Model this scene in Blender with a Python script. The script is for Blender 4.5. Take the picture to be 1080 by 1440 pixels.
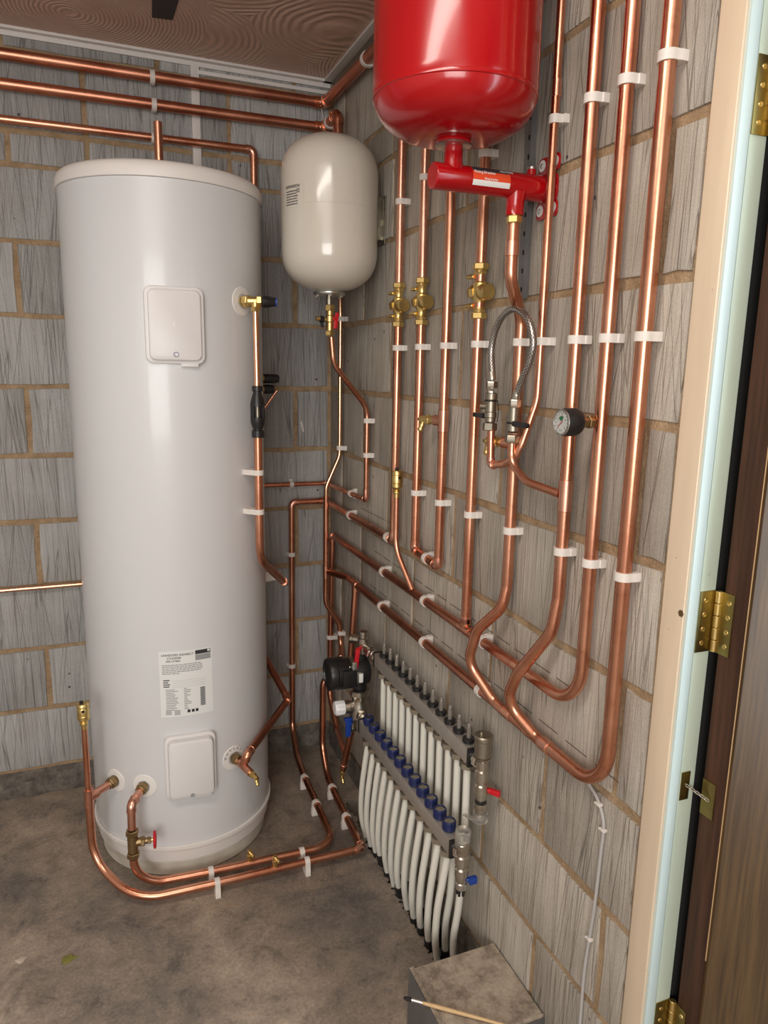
import bpy, bmesh, math, random
from mathutils import Vector, Matrix, noise

for o in list(bpy.data.objects):
    bpy.data.objects.remove(o, do_unlink=True)
SC = bpy.context.scene
COL = SC.collection
rnd = random.Random(7)
R_ = math.radians
V = Vector

# ------------------------------------------------------------------ camera
# world: corner of the two block walls is x=0,y=0; back wall y=0, right wall x=0, floor z=0 (metres)
yaw, pitch, roll = 0.3801, 0.1964, 0.0191
F = V((math.sin(yaw)*math.cos(pitch), math.cos(yaw)*math.cos(pitch), -math.sin(pitch)))
Rv = V((math.cos(yaw), -math.sin(yaw), 0)); Uv = Rv.cross(F)
Rr = Rv*math.cos(roll)+Uv*math.sin(roll); Ur = -Rv*math.sin(roll)+Uv*math.cos(roll)
cam = bpy.data.cameras.new('camera'); camo = bpy.data.objects.new('camera', cam); COL.objects.link(camo)
cam.sensor_fit = 'HORIZONTAL'; cam.sensor_width = 36; cam.lens = 33.98
cam.clip_start = 0.02
camo.matrix_world = Matrix(((Rr.x, Ur.x, -F.x, -0.8317), (Rr.y, Ur.y, -F.y, -2.6527), (Rr.z, Ur.z, -F.z, 1.5274), (0, 0, 0, 1)))
SC.camera = camo

# ------------------------------------------------------------------ world and lights
w = bpy.data.worlds.new('world'); SC.world = w; w.use_nodes = True
bg = w.node_tree.nodes['Background']; bg.inputs[0].default_value = (0.62, 0.78, 1.0, 1); bg.inputs[1].default_value = 0.50

def area(name, loc, target, sx, sy, power, col):
    l = bpy.data.lights.new(name, 'AREA'); l.shape = 'RECTANGLE'; l.size = sx; l.size_y = sy
    l.energy = power; l.color = col
    o = bpy.data.objects.new(name, l); COL.objects.link(o); o.location = loc
    o.rotation_euler = (V(target)-V(loc)).to_track_quat('-Z', 'Y').to_euler()
    return o
area('window_light', (-1.9, -4.6, 1.55), (-0.6, -0.3, 1.1), 1.7, 1.5, 84, (1.0, 0.97, 0.93))
area('ceiling_lamp', (-1.15, -2.1, 2.46), (-1.15, -2.1, 0), 1.2, 0.3, 22, (1.0, 0.93, 0.84))
area('door_light', (0.6, -2.35, 1.35), (-0.9, -1.2, 0.9), 0.7, 1.7, 30, (0.80, 0.92, 1.0))
vs = SC.view_settings
vs.view_transform = 'Standard'; vs.look = 'None'; vs.exposure = -0.22; vs.gamma = 1; vs.use_curve_mapping = False

# ------------------------------------------------------------------ materials
def newmat(name):
    m = bpy.data.materials.new(name); m.use_nodes = True
    nt = m.node_tree; return m, nt, nt.nodes['Principled BSDF']
def N(nt, t, **kw):
    n = nt.nodes.new(t)
    for k, v in kw.items():
        setattr(n, k, v)
    return n
def L(nt, a, b): nt.links.new(a, b)
def ramp(nt, fac, stops):
    r = N(nt, 'ShaderNodeValToRGB'); e = r.color_ramp.elements
    while len(e) < len(stops): e.new(0.5)
    for i, (p, c) in enumerate(stops):
        e[i].position = p; e[i].color = (*c, 1) if len(c) == 3 else c
    L(nt, fac, r.inputs[0]); return r.outputs[0]
def mix(nt, fac, a, b, mode='MIX'):
    n = N(nt, 'ShaderNodeMix', data_type='RGBA', blend_type=mode)
    if isinstance(fac, (int, float)): n.inputs[0].default_value = fac
    else: L(nt, fac, n.inputs[0])
    for s, v in ((6, a), (7, b)):
        if isinstance(v, tuple): n.inputs[s].default_value = (*v, 1)
        else: L(nt, v, n.inputs[s])
    return n.outputs[2]
def wpos(nt, scale=(1, 1, 1), rot=(0, 0, 0)):
    g = N(nt, 'ShaderNodeNewGeometry'); mp = N(nt, 'ShaderNodeMapping')
    mp.inputs['Scale'].default_value = scale; mp.inputs['Rotation'].default_value = rot
    L(nt, g.outputs['Position'], mp.inputs[0]); return mp.outputs[0]
def noi(nt, vec, scale, detail=3, rough=.55, dist=0):
    n = N(nt, 'ShaderNodeTexNoise'); n.inputs['Scale'].default_value = scale; n.inputs['Detail'].default_value = detail
    n.inputs['Roughness'].default_value = rough; n.inputs['Distortion'].default_value = dist
    if vec is not None: L(nt, vec, n.inputs['Vector'])
    return n.outputs[0]
def bump(nt, b, h, strength, dist):
    n = N(nt, 'ShaderNodeBump'); n.inputs['Strength'].default_value = strength; n.inputs['Distance'].default_value = dist
    L(nt, h, n.inputs['Height']); L(nt, n.outputs[0], b.inputs['Normal']); return n
def simple(name, col, rough=.4, metal=0, var=.06, vs_=14, coat=0, bmp=0, bs=200, spec=None, sss=0):
    m, nt, b = newmat(name)
    n = noi(nt, wpos(nt), vs_, 3)
    c = mix(nt, n, tuple(max(0, x*(1-var)) for x in col), tuple(min(1, x*(1+var)) for x in col))
    L(nt, c, b.inputs['Base Color']); b.inputs['Roughness'].default_value = rough; b.inputs['Metallic'].default_value = metal
    b.inputs['Coat Weight'].default_value = coat; b.inputs['Coat Roughness'].default_value = .08
    if spec is not None: b.inputs['Specular IOR Level'].default_value = spec
    if bmp: bump(nt, b, noi(nt, wpos(nt), bs, 2), bmp, .001)
    if sss:
        b.inputs['Subsurface Weight'].default_value = sss; b.inputs['Subsurface Radius'].default_value = (.01, .01, .008)
        b.inputs['Subsurface Scale'].default_value = .5
    return m
def copper(name, a, c, r0=.2, r1=.36):
    m, nt, b = newmat(name)
    p = wpos(nt)
    n1 = noi(nt, p, 9, 4); n2 = noi(nt, p, 60, 3)
    col = mix(nt, ramp(nt, n1, [(.35, (0, 0, 0)), (.7, (1, 1, 1))]), a, c)
    col = mix(nt, ramp(nt, n2, [(.58, (0, 0, 0)), (.78, (.35, .35, .35))]), col, (.40, .16, .10))
    L(nt, col, b.inputs['Base Color']); b.inputs['Metallic'].default_value = 1
    rr = N(nt, 'ShaderNodeMapRange'); L(nt, n1, rr.inputs[0]); rr.inputs[3].default_value = r0; rr.inputs[4].default_value = r1
    L(nt, rr.outputs[0], b.inputs['Roughness'])
    bump(nt, b, n2, .06, .001)
    return m
def blockmat(name, tint):
    m, nt, b = newmat(name)
    g = N(nt, 'ShaderNodeNewGeometry'); sp = N(nt, 'ShaderNodeSeparateXYZ'); L(nt, g.outputs['Position'], sp.inputs[0])
    h = N(nt, 'ShaderNodeMath', operation='ADD'); L(nt, sp.outputs[0], h.inputs[0]); L(nt, sp.outputs[1], h.inputs[1])
    oi = N(nt, 'ShaderNodeObjectInfo')
    def vec(hs, zs, tilt, off):
        t = N(nt, 'ShaderNodeMath', operation='MULTIPLY_ADD'); L(nt, sp.outputs[2], t.inputs[0]); t.inputs[1].default_value = tilt; L(nt, h.outputs[0], t.inputs[2])
        hh = N(nt, 'ShaderNodeMath', operation='MULTIPLY'); L(nt, t.outputs[0], hh.inputs[0]); hh.inputs[1].default_value = hs
        zz = N(nt, 'ShaderNodeMath', operation='MULTIPLY'); L(nt, sp.outputs[2], zz.inputs[0]); zz.inputs[1].default_value = zs
        rr = N(nt, 'ShaderNodeMath', operation='MULTIPLY'); L(nt, oi.outputs['Random'], rr.inputs[0]); rr.inputs[1].default_value = 37+off
        c = N(nt, 'ShaderNodeCombineXYZ'); L(nt, hh.outputs[0], c.inputs[0]); L(nt, zz.outputs[0], c.inputs[1]); L(nt, rr.outputs[0], c.inputs[2]); return c.outputs[0]
    hs = []
    def crack(hscale, zscale, tilt, off, wd):
        n = noi(nt, vec(hscale, zscale, tilt, off), 1, 1, .4)
        s = N(nt, 'ShaderNodeMath', operation='SUBTRACT'); L(nt, n, s.inputs[0]); s.inputs[1].default_value = .5
        a = N(nt, 'ShaderNodeMath', operation='ABSOLUTE'); L(nt, s.outputs[0], a.inputs[0])
        return ramp(nt, a.outputs[0], [(0, (0, 0, 0)), (wd, (1, 1, 1))])
    c1 = crack(30, .5, .12, 0, .008); c2 = crack(27, .5, -.13, 5, .007); c3 = crack(80, .8, .01, 9, .014)
    cr = mix(nt, 1, mix(nt, 1, c1, c2, 'MULTIPLY'), c3, 'MULTIPLY')
    grain = noi(nt, vec(230, 5, .02, 3), 1, 3, .6)
    stre = noi(nt, vec(30, .6, 0, 2), 1, 4, .65)
    pat = noi(nt, g.outputs['Position'], 7, 4, .6)
    fine = noi(nt, g.outputs['Position'], 380, 2)
    base = ramp(nt, stre, [(.3, tuple(x*.86 for x in tint)), (.52, tint), (.75, tuple(min(1, x*1.12) for x in tint))])
    base = mix(nt, .75, base, ramp(nt, grain, [(.3, (.80, .79, .78)), (.7, (1.12, 1.12, 1.12))]), 'MULTIPLY')
    base = mix(nt, .5, base, ramp(nt, pat, [(.3, (.80, .76, .70)), (.65, (1.06, 1.07, 1.08))]), 'MULTIPLY')
    base = mix(nt, .5, base, ramp(nt, fine, [(.3, (.75, .75, .75)), (.7, (1.2, 1.2, 1.2))]), 'MULTIPLY')
    dark = mix(nt, cr, (.55, .53, .51), (1, 1, 1))
    base = mix(nt, 1, base, dark, 'MULTIPLY')
    # small pits
    vo = N(nt, 'ShaderNodeTexVoronoi'); vo.inputs['Scale'].default_value = 11; L(nt, g.outputs['Position'], vo.inputs['Vector'])
    pit = ramp(nt, vo.outputs['Distance'], [(.035, (.25, .23, .22)), (.06, (1, 1, 1))])
    base = mix(nt, 1, base, pit, 'MULTIPLY')
    val = N(nt, 'ShaderNodeMapRange'); L(nt, oi.outputs['Random'], val.inputs[0]); val.inputs[3].default_value = .86; val.inputs[4].default_value = 1.12
    base = mix(nt, 1, base, val.outputs[0], 'MULTIPLY')
    L(nt, base, b.inputs['Base Color']); b.inputs['Roughness'].default_value = .92; b.inputs['Specular IOR Level'].default_value = .2
    hh = mix(nt, .5, cr, grain, 'ADD')
    hh = mix(nt, .12, hh, fine, 'ADD')
    bump(nt, b, hh, .55, .002)
    return m

M = {}
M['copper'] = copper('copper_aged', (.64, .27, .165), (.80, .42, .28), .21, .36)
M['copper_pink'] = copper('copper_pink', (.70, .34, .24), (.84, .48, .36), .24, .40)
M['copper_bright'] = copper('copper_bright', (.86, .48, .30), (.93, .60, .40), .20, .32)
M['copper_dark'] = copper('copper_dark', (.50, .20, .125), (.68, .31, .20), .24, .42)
M['solder'] = simple('solder_copper', (.66, .40, .26), .34, 1, .2, 90)
M['brass'] = simple('brass', (.76, .57, .23), .34, 1, .15, 60, bmp=.1)
M['brass_dark'] = simple('brass_dull', (.34, .24, .12), .45, 1, .2, 60, bmp=.1)
M['brass_lacquer'] = simple('brass_plate', (.30, .23, .08), .36, 1, .3, 40)
M['nickel'] = simple('nickel_plated', (.56, .53, .46), .28, 1, .12, 60)
M['nickel_dull'] = simple('nickel_dull', (.36, .33, .27), .42, 1, .18, 60, bmp=.1)
M['steel'] = simple('manifold_steel', (.46, .43, .39), .46, .65, .2, 30, bmp=.1)
M['zinc'] = simple('zinc_plate', (.62, .62, .60), .3, 1, .1, 50)
M['white_plastic'] = simple('white_nylon_clip', (.73, .69, .64), .45, sss=.15, var=.08, vs_=60)
M['white_cap'] = simple('white_plastic_knob', (.82, .83, .84), .35)
M['enamel'] = simple('cylinder_white_enamel', (.66, .675, .69), .34, var=.03, vs_=2.5, coat=.25)
M['lid_white'] = simple('cylinder_lid_plastic', (.76, .73, .70), .45, var=.04, vs_=5)
M['cover_white'] = simple('cover_white_plastic', (.72, .71, .71), .38, var=.03, vs_=8)
M['disc_white'] = simple('collar_white_plastic', (.80, .79, .76), .5, var=.04)
M['base_white'] = simple('cylinder_base_plastic', (.62, .58, .50), .55, var=.22, vs_=26)
M['cream'] = simple('vessel_cream_paint', (.67, .63, .55), .22, coat=.6, var=.02, vs_=3)
M['red'] = simple('vessel_red_paint', (.37, .002, .005), .22, coat=.35, var=.08, vs_=8)
M['red_plastic'] = simple('red_plastic', (.55, .01, .02), .35)
M['blue'] = simple('blue_plastic', (.014, .022, .095), .35)
M['blue_lever'] = simple('blue_lever', (.01, .05, .30), .35)
M['black'] = simple('black_plastic', (.012, .012, .013), .38, var=.2)
M['rubber'] = simple('black_foam', (.010, .010, .010), .75, var=.3)
M['pex'] = simple('white_heating_pipe', (.72, .71, .64), .32, sss=.2, var=.05)
M['clear'] = None
M['label'] = simple('label_paper', (.76, .78, .77), .5, var=.01)
M['ink'] = simple('label_ink', (.03, .03, .035), .6)
M['ink_grey'] = simple('label_ink_grey', (.30, .31, .32), .6)
M['orange'] = simple('label_orange', (.70, .07, .02), .45)
M['upvc'] = simple('white_trim_plastic', (.70, .67, .64), .45, var=.06, vs_=20)
M['cream_paint'] = None
M['cable'] = simple('grey_cable', (.42, .41, .40), .5)
M['black_tape'] = simple('black_tape', (.03, .028, .03), .5)
M['dial'] = simple('dial_white', (.75, .75, .72), .4)
M['green'] = simple('dial_green', (.01, .20, .06), .5)
M['wood_pale'] = simple('brush_handle_wood', (.62, .43, .22), .45, var=.15, vs_=90)
M['bristle'] = simple('brush_bristle', (.015, .012, .012), .8)
M['zinc_dark_and_shade'] = simple('dark_steel_and_shade', (.20, .20, .20), .5, .6, .2, 20)  # steel of the wall channel, also shade painted on the step's sides
M['gap_shade'] = simple('dark_gap_shade', (.01, .01, .01), .9)  # near-black paint standing in for shade in the frame gap and channel holes
M['leafbit'] = simple('dry_leaf', (.20, .19, .04), .7, var=.3, vs_=60)
M['paperbit'] = simple('pale_scrap', (.50, .42, .34), .8, var=.2, vs_=60)
M['mortar_chip'] = simple('sawdust', (.42, .30, .18), .9, var=.3, vs_=60)
M['block'] = blockmat('block_back_wall', (.40, .40, .395))
M['plaster'] = simple('pale_painted_wall', (.62, .60, .56), .8)
M['block_r'] = blockmat('block_right_wall', (.43, .395, .345))

m, nt, b = newmat('clear_plastic'); b.inputs['Base Color'].default_value = (.85, .84, .80, 1); b.inputs['Transmission Weight'].default_value = .85
b.inputs['Roughness'].default_value = .12; b.inputs['IOR'].default_value = 1.45; M['clear'] = m
m, nt, b = newmat('gauge_glass'); b.inputs['Base Color'].default_value = (.95, .96, .96, 1); b.inputs['Transmission Weight'].default_value = 1
b.inputs['Roughness'].default_value = .03; b.inputs['IOR'].default_value = 1.2; M['glass'] = m

# mortar
m, nt, b = newmat('mortar'); p = wpos(nt)
c = ramp(nt, noi(nt, p, 18, 5, .65), [(.3, (.25, .165, .09)), (.55, (.38, .265, .155)), (.75, (.46, .35, .23))])
c = mix(nt, .35, c, ramp(nt, noi(nt, p, 300, 2), [(.3, (.5, .5, .5)), (.7, (1.3, 1.3, 1.3))]), 'MULTIPLY')
L(nt, c, b.inputs['Base Color']); b.inputs['Roughness'].default_value = .95; bump(nt, b, noi(nt, p, 140, 4), .8, .004); M['mortar'] = m
# rough footing
m, nt, b = newmat('footing_concrete'); p = wpos(nt)
c = ramp(nt, noi(nt, p, 26, 6, .7), [(.3, (.07, .06, .05)), (.5, (.16, .14, .12)), (.7, (.26, .23, .19))])
L(nt, c, b.inputs['Base Color']); b.inputs['Roughness'].default_value = .95; bump(nt, b, noi(nt, p, 45, 6, .7), 1, .012); M['footing'] = m
# floor
m, nt, b = newmat('floor_concrete'); p = wpos(nt)
n1 = noi(nt, p, 2.2, 6, .62, .4); n2 = noi(nt, p, 11, 8, .78, .5); n3 = noi(nt, p, 110, 4, .7)
c = ramp(nt, n1, [(.32, (.13, .114, .103)), (.44, (.225, .188, .155)), (.56, (.31, .253, .20)), (.70, (.42, .345, .27))])
c = mix(nt, .75, c, ramp(nt, n2, [(.34, (.40, .40, .42)), (.47, (.90, .90, .90)), (.68, (1.4, 1.36, 1.3))]), 'MULTIPLY')
c = mix(nt, .6, c, ramp(nt, n3, [(.3, (.6, .6, .6)), (.7, (1.35, 1.35, 1.33))]), 'MULTIPLY')
vo = N(nt, 'ShaderNodeTexVoronoi'); vo.inputs['Scale'].default_value = 60; L(nt, p, vo.inputs['Vector'])
sp_ = ramp(nt, vo.outputs['Distance'], [(.0, (1, 1, 1)), (.12, (0, 0, 0))])
sel = ramp(nt, noi(nt, p, 31, 2), [(.6, (0, 0, 0)), (.7, (.8, .8, .8))])
c = mix(nt, mix(nt, 1, sp_, sel, 'MULTIPLY'), c, (.42, .38, .31))
L(nt, c, b.inputs['Base Color']); b.inputs['Roughness'].default_value = .82
bump(nt, b, mix(nt, .5, n2, n3, 'ADD'), .5, .004); M['floor'] = m
# plinth concrete
m, nt, b = newmat('plinth_concrete'); p = wpos(nt)
c = ramp(nt, noi(nt, p, 22, 7, .72), [(.36, (.20, .165, .13)), (.5, (.36, .30, .235)), (.64, (.48, .41, .33))])
vo = N(nt, 'ShaderNodeTexVoronoi'); vo.inputs['Scale'].default_value = 95; L(nt, p, vo.inputs['Vector'])
c = mix(nt, mix(nt, 1, ramp(nt, vo.outputs['Distance'], [(.0, (1, 1, 1)), (.2, (0, 0, 0))]), ramp(nt, noi(nt, p, 40, 2), [(.56, (0, 0, 0)), (.64, (1, 1, 1))]), 'MULTIPLY'), c, (.62, .57, .48))
L(nt, c, b.inputs['Base Color']); b.inputs['Roughness'].default_value = .88; bump(nt, b, noi(nt, p, 120, 5, .7), .6, .003); M['plinth'] = m
# ceiling: brown textured coating with comb swirls
m, nt, b = newmat('ceiling_brown'); p = wpos(nt)
vo = N(nt, 'ShaderNodeTexVoronoi'); vo.inputs['Scale'].default_value = 1.7; L(nt, p, vo.inputs['Vector'])
sw = N(nt, 'ShaderNodeMath', operation='MULTIPLY_ADD'); L(nt, vo.outputs['Distance'], sw.inputs[0]); sw.inputs[1].default_value = 330
nn = N(nt, 'ShaderNodeMath', operation='MULTIPLY'); L(nt, noi(nt, p, 5, 3), nn.inputs[0]); nn.inputs[1].default_value = 14; L(nt, nn.outputs[0], sw.inputs[2])
si = N(nt, 'ShaderNodeMath', operation='SINE'); L(nt, sw.outputs[0], si.inputs[0])
mk = noi(nt, p, 9, 4)
hh = mix(nt, 1, si.outputs[0], ramp(nt, mk, [(.35, (.2, .2, .2)), (.5, (1, 1, 1))]), 'MULTIPLY')
c = ramp(nt, mk, [(.3, (.50, .32, .24)), (.7, (.62, .42, .32))])
L(nt, c, b.inputs['Base Color']); b.inputs['Roughness'].default_value = .34; bump(nt, b, hh, .45, .003); M['ceiling'] = m
# painted timber
def paint(name, col, chip=(.35, .2, .1)):
    m, nt, b = newmat(name); p = wpos(nt)
    n = noi(nt, wpos(nt, (30, 30, 3)), 1, 4, .6)
    c = mix(nt, ramp(nt, n, [(.3, (0, 0, 0)), (.7, (1, 1, 1))]), tuple(x*.93 for x in col), tuple(min(1, x*1.05) for x in col))
    c = mix(nt, ramp(nt, noi(nt, p, 38, 5, .7), [(.70, (0, 0, 0)), (.73, (.8, .8, .8))]), c, chip)
    L(nt, c, b.inputs['Base Color']); b.inputs['Roughness'].default_value = .42; bump(nt, b, n, .25, .002); return m
M['cream_paint'] = paint('cream_painted_timber', (.70, .57, .42))
M['blue_paint'] = paint('pale_blue_painted_timber', (.54, .64, .62), (.4, .45, .42))
M['green_paint'] = paint('pale_green_painted_timber', (.56, .66, .55), (.4, .45, .36))
def wood(name, a, c2):
    m, nt, b = newmat(name); p = wpos(nt, (90, 90, 4)); p2 = wpos(nt, (14, 14, 1.2))
    n = noi(nt, p, 1, 4, .65); n2 = noi(nt, p2, 1, 4, .6, .6)
    c = mix(nt, ramp(nt, n2, [(.3, (0, 0, 0)), (.7, (1, 1, 1))]), a, c2)
    c = mix(nt, .8, c, ramp(nt, n, [(.3, (.45, .42, .4)), (.65, (1.25, 1.2, 1.15))]), 'MULTIPLY')
    L(nt, c, b.inputs['Base Color']); b.inputs['Roughness'].default_value = .55; b.inputs['Specular IOR Level'].default_value = .3; bump(nt, b, n, .2, .001); return m
M['door_edge'] = wood('dark_varnished_edge', (.042, .018, .010), (.070, .030, .017))
M['door_face'] = wood('brown_varnished_oak', (.055, .028, .010), (.085, .046, .017))
# braided hose
m, nt, b = newmat('braided_steel'); tc = N(nt, 'ShaderNodeUVMap')
wv = N(nt, 'ShaderNodeTexChecker'); wv.inputs['Scale'].default_value = 1
mp = N(nt, 'ShaderNodeMapping'); mp.inputs['Scale'].default_value = (14, 260, 1); mp.inputs['Rotation'].default_value = (0, 0, .0)
L(nt, tc.outputs[0], mp.inputs[0]); L(nt, mp.outputs[0], wv.inputs['Vector'])
L(nt, ramp(nt, wv.outputs['Fac'], [(0, (.22, .21, .2)), (1, (.62, .60, .56))]), b.inputs['Base Color'])
b.inputs['Metallic'].default_value = 1; b.inputs['Roughness'].default_value = .34; bump(nt, b, wv.outputs['Fac'], .5, .001); M['braid'] = m

# ------------------------------------------------------------------ mesh helpers
def basis(axis):
    z = V(axis).normalized()
    x = z.orthogonal().normalized() if abs(z.z) < .999 else V((1, 0, 0))
    if abs(z.z) < .999: x = V((0, 0, 1)).cross(z).normalized()
    y = z.cross(x); return x, y, z
def roundpoly(pts, R, seg=8):
    pts = [V(p) for p in pts]; out = [pts[0]]
    for i in range(1, len(pts)-1):
        a, c, d = pts[i-1], pts[i], pts[i+1]
        r = R[i-1] if isinstance(R, (list, tuple)) else R
        u = (a-c); v = (d-c); lu, lv = u.length, v.length; u.normalize(); v.normalize()
        ang = u.angle(v)
        if ang > math.pi-.02 or r <= 0: out.append(c); continue
        t = min(r/math.tan(ang/2), lu*.49 if i > 1 else lu*.95, lv*.49 if i < len(pts)-2 else lv*.95)
        rr = t*math.tan(ang/2)
        ctr = c+(u+v).normalized()*(rr/math.sin(ang/2))
        p0 = c+u*t; p1 = c+v*t; e0 = p0-ctr; e1 = p1-ctr; tot = e0.angle(e1)
        n = max(3, int(seg*tot/1.2)+1)
        for k in range(n+1):
            s = k/n
            out.append(ctr+(e0*math.sin((1-s)*tot)+e1*math.sin(s*tot))/math.sin(tot))
    out.append(pts[-1]); return out
def spline(pts, n=8):
    pts = [V(p) for p in pts]; P = [pts[0]*2-pts[1]]+pts+[pts[-1]*2-pts[-2]]; out = []
    for i in range(1, len(P)-2):
        a, b_, c_, d = P[i-1:i+3]
        for k in range(n):
            t = k/n
            out.append(.5*((2*b_)+(-a+c_)*t+(2*a-5*b_+4*c_-d)*t*t+(-a+3*b_-3*c_+d)*t**3))
    out.append(pts[-1]); return out
class G:
    def __init__(s): s.v = []; s.f = []; s.uv = {}
    def add(s, vs_, fs):
        o = len(s.v); s.v += [V(x) for x in vs_]; s.f += [tuple(i+o for i in f) for f in fs]; return s
    def tube(s, path, r, n=14, cap=True, uv=False):
        path = [V(p) for p in path]; m = len(path)
        rs = r if isinstance(r, (list, tuple)) else [r]*m
        T = [(path[min(i+1, m-1)]-path[max(i-1, 0)]).normalized() for i in range(m)]
        x, y, _ = basis(T[0]); vs_ = []; o = len(s.v); dist = 0
        for i in range(m):
            if i:
                q = T[i-1].rotation_difference(T[i]); x = q @ x; x = (x-T[i]*x.dot(T[i])).normalized(); dist += (path[i]-path[i-1]).length
            y = T[i].cross(x)
            for k in range(n):
                a = 2*math.pi*k/n; vs_.append(path[i]+(x*math.cos(a)+y*math.sin(a))*rs[i]); s.uv[o+i*n+k] = (k/n, dist)
        fs = [(i*n+k, i*n+(k+1) % n, (i+1)*n+(k+1) % n, (i+1)*n+k) for i in range(m-1) for k in range(n)]
        if cap: fs += [tuple(range(n-1, -1, -1)), tuple((m-1)*n+k for k in range(n))]
        return s.add(vs_, fs)
    def lathe(s, prof, o=(0, 0, 0), axis=(0, 0, 1), n=24, ph=0):
        x, y, z = basis(axis); o = V(o); vs_ = []; fs = []; idx = []
        for r, h in prof:
            if r < 1e-6: idx.append([len(vs_)]); vs_.append(o+z*h)
            else:
                idx.append([len(vs_)+k for k in range(n)])
                vs_ += [o+z*h+(x*math.cos(2*math.pi*k/n+ph)+y*math.sin(2*math.pi*k/n+ph))*r for k in range(n)]
        for a, c in zip(idx, idx[1:]):
            for k in range(n):
                k2 = (k+1) % n
                if len(a) == 1 and len(c) == 1: break
                if len(a) == 1: fs.append((a[0], c[k2], c[k]))
                elif len(c) == 1: fs.append((a[k], a[k2], c[0]))
                else: fs.append((a[k], a[k2], c[k2], c[k]))
        if len(idx[0]) > 1: fs.append(tuple(reversed(idx[0])))
        if len(idx[-1]) > 1: fs.append(tuple(idx[-1]))
        return s.add(vs_, fs)
    def cyl(s, o, axis, r, h, n=20, bev=0):
        if bev: pr = [(r-bev, 0), (r, bev), (r, h-bev), (r-bev, h)]
        else: pr = [(r, 0), (r, h)]
        return s.lathe(pr, o, axis, n)
    def hex(s, o, axis, r, h): return s.lathe([(r*.9, 0), (r, h*.12), (r, h*.88), (r*.9, h)], o, axis, 6, .3)
    def box(s, c, size, bev=0, rot=None):
        hx, hy, hz = [q/2 for q in size]
        bm = bmesh.new(); bmesh.ops.create_cube(bm, size=1)
        for v in bm.verts: v.co = V((v.co.x*size[0], v.co.y*size[1], v.co.z*size[2]))
        if bev: bmesh.ops.bevel(bm, geom=list(bm.edges), offset=bev, segments=2, profile=.6, affect='EDGES')
        bm.verts.index_update()
        Rm = rot if rot is not None else Matrix.Identity(3)
        r = s.add([Rm @ v.co+V(c) for v in bm.verts], [tuple(v.index for v in f.verts) for f in bm.faces]); bm.free(); return r
    def prism(s, outline, o, ux, uy, uz, h, bev=0):
        """outline in (ux,uy), extruded along uz"""
        o, ux, uy, uz = V(o), V(ux), V(uy), V(uz); n = len(outline); layers = []
        cx = sum(p[0] for p in outline)/n; cy = sum(p[1] for p in outline)/n
        def sh(p, b_):
            d = V((p[0]-cx, p[1]-cy)); l = d.length; return (cx+d.x*(1-b_/l), cy+d.y*(1-b_/l)) if l > b_ else p
        lay = [(0, 0), (h, 0)] if not bev else [(0, 0), (h-bev, 0), (h-bev*.3, bev*.3), (h, bev)]
        vs_ = []
        for hh, b_ in lay:
            for p in outline:
                q = sh(p, b_); vs_.append(o+ux*q[0]+uy*q[1]+uz*hh)
        fs = [(i*n+k, i*n+(k+1) % n, (i+1)*n+(k+1) % n, (i+1)*n+k) for i in range(len(lay)-1) for k in range(n)]
        fs += [tuple(range(n-1, -1, -1)), tuple((len(lay)-1)*n+k for k in range(n))]
        return s.add(vs_, fs)
    def mesh(s, name, mat, off=V((0, 0, 0)), flat=False, ang=.6):
        me = bpy.data.meshes.new(name); me.from_pydata([tuple(v-off) for v in s.v], [], s.f)
        bm = bmesh.new(); bm.from_mesh(me); bmesh.ops.recalc_face_normals(bm, faces=bm.faces)
        if s.uv:
            ul = bm.loops.layers.uv.new('UVMap'); bm.verts.ensure_lookup_table()
            for f in bm.faces:
                us = [s.uv.get(l.vert.index, (0, 0)) for l in f.loops]; mx = max(u[0] for u in us)
                for l, u in zip(f.loops, us): l[ul].uv = (u[0]+1 if mx > .5 and u[0] < .2 else u[0], u[1])
        bm.to_mesh(me); bm.free()
        if not flat:
            me.polygons.foreach_set('use_smooth', [True]*len(me.polygons)); me.set_sharp_from_angle(angle=ang)
        me.materials.append(M[mat]); return me
def rrect(w, h, r, n=5):
    out = []
    for cx, cy, a0 in ((w/2-r, h/2-r, 0), (-w/2+r, h/2-r, 90), (-w/2+r, -h/2+r, 180), (w/2-r, -h/2+r, 270)):
        for k in range(n+1):
            a = R_(a0+90*k/n); out.append((cx+r*math.cos(a), cy+r*math.sin(a)))
    return out
def circle(r, n=20): return [(r*math.cos(2*math.pi*k/n), r*math.sin(2*math.pi*k/n)) for k in range(n)]

# ------------------------------------------------------------------ object helpers
def tag(o, label=None, cat=None, group=None, kind=None):
    for k, v in (('label', label), ('category', cat), ('group', group), ('kind', kind)):
        if v: o[k] = v
    return o
def thing(name, label, cat, loc=(0, 0, 0), group=None, kind=None):
    o = bpy.data.objects.new(name, None); COL.objects.link(o); o.location = loc; o.empty_display_size = .05
    return tag(o, label, cat, group, kind)
def wl(o):
    p = V(o.location)
    while o.parent: o = o.parent; p += V(o.location)
    return p
def part(name, g, mat, parent=None, label=None, kind=None, flat=False, at=None, ang=.6):
    base = wl(parent) if parent else V((0, 0, 0))
    if at is None: at = sum(g.v, V((0, 0, 0)))/max(1, len(g.v))
    at = V(at); me = g.mesh(name, mat, at, flat, ang)
    o = bpy.data.objects.new(name, me); COL.objects.link(o); o.location = at-base
    if parent: o.parent = parent
    if label: o['label'] = label
    if kind: o['kind'] = kind
    return o
def single(name, g, mat, label, cat, group=None, kind=None):
    return tag(part(name, g, mat), label, cat, group, kind)
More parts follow.
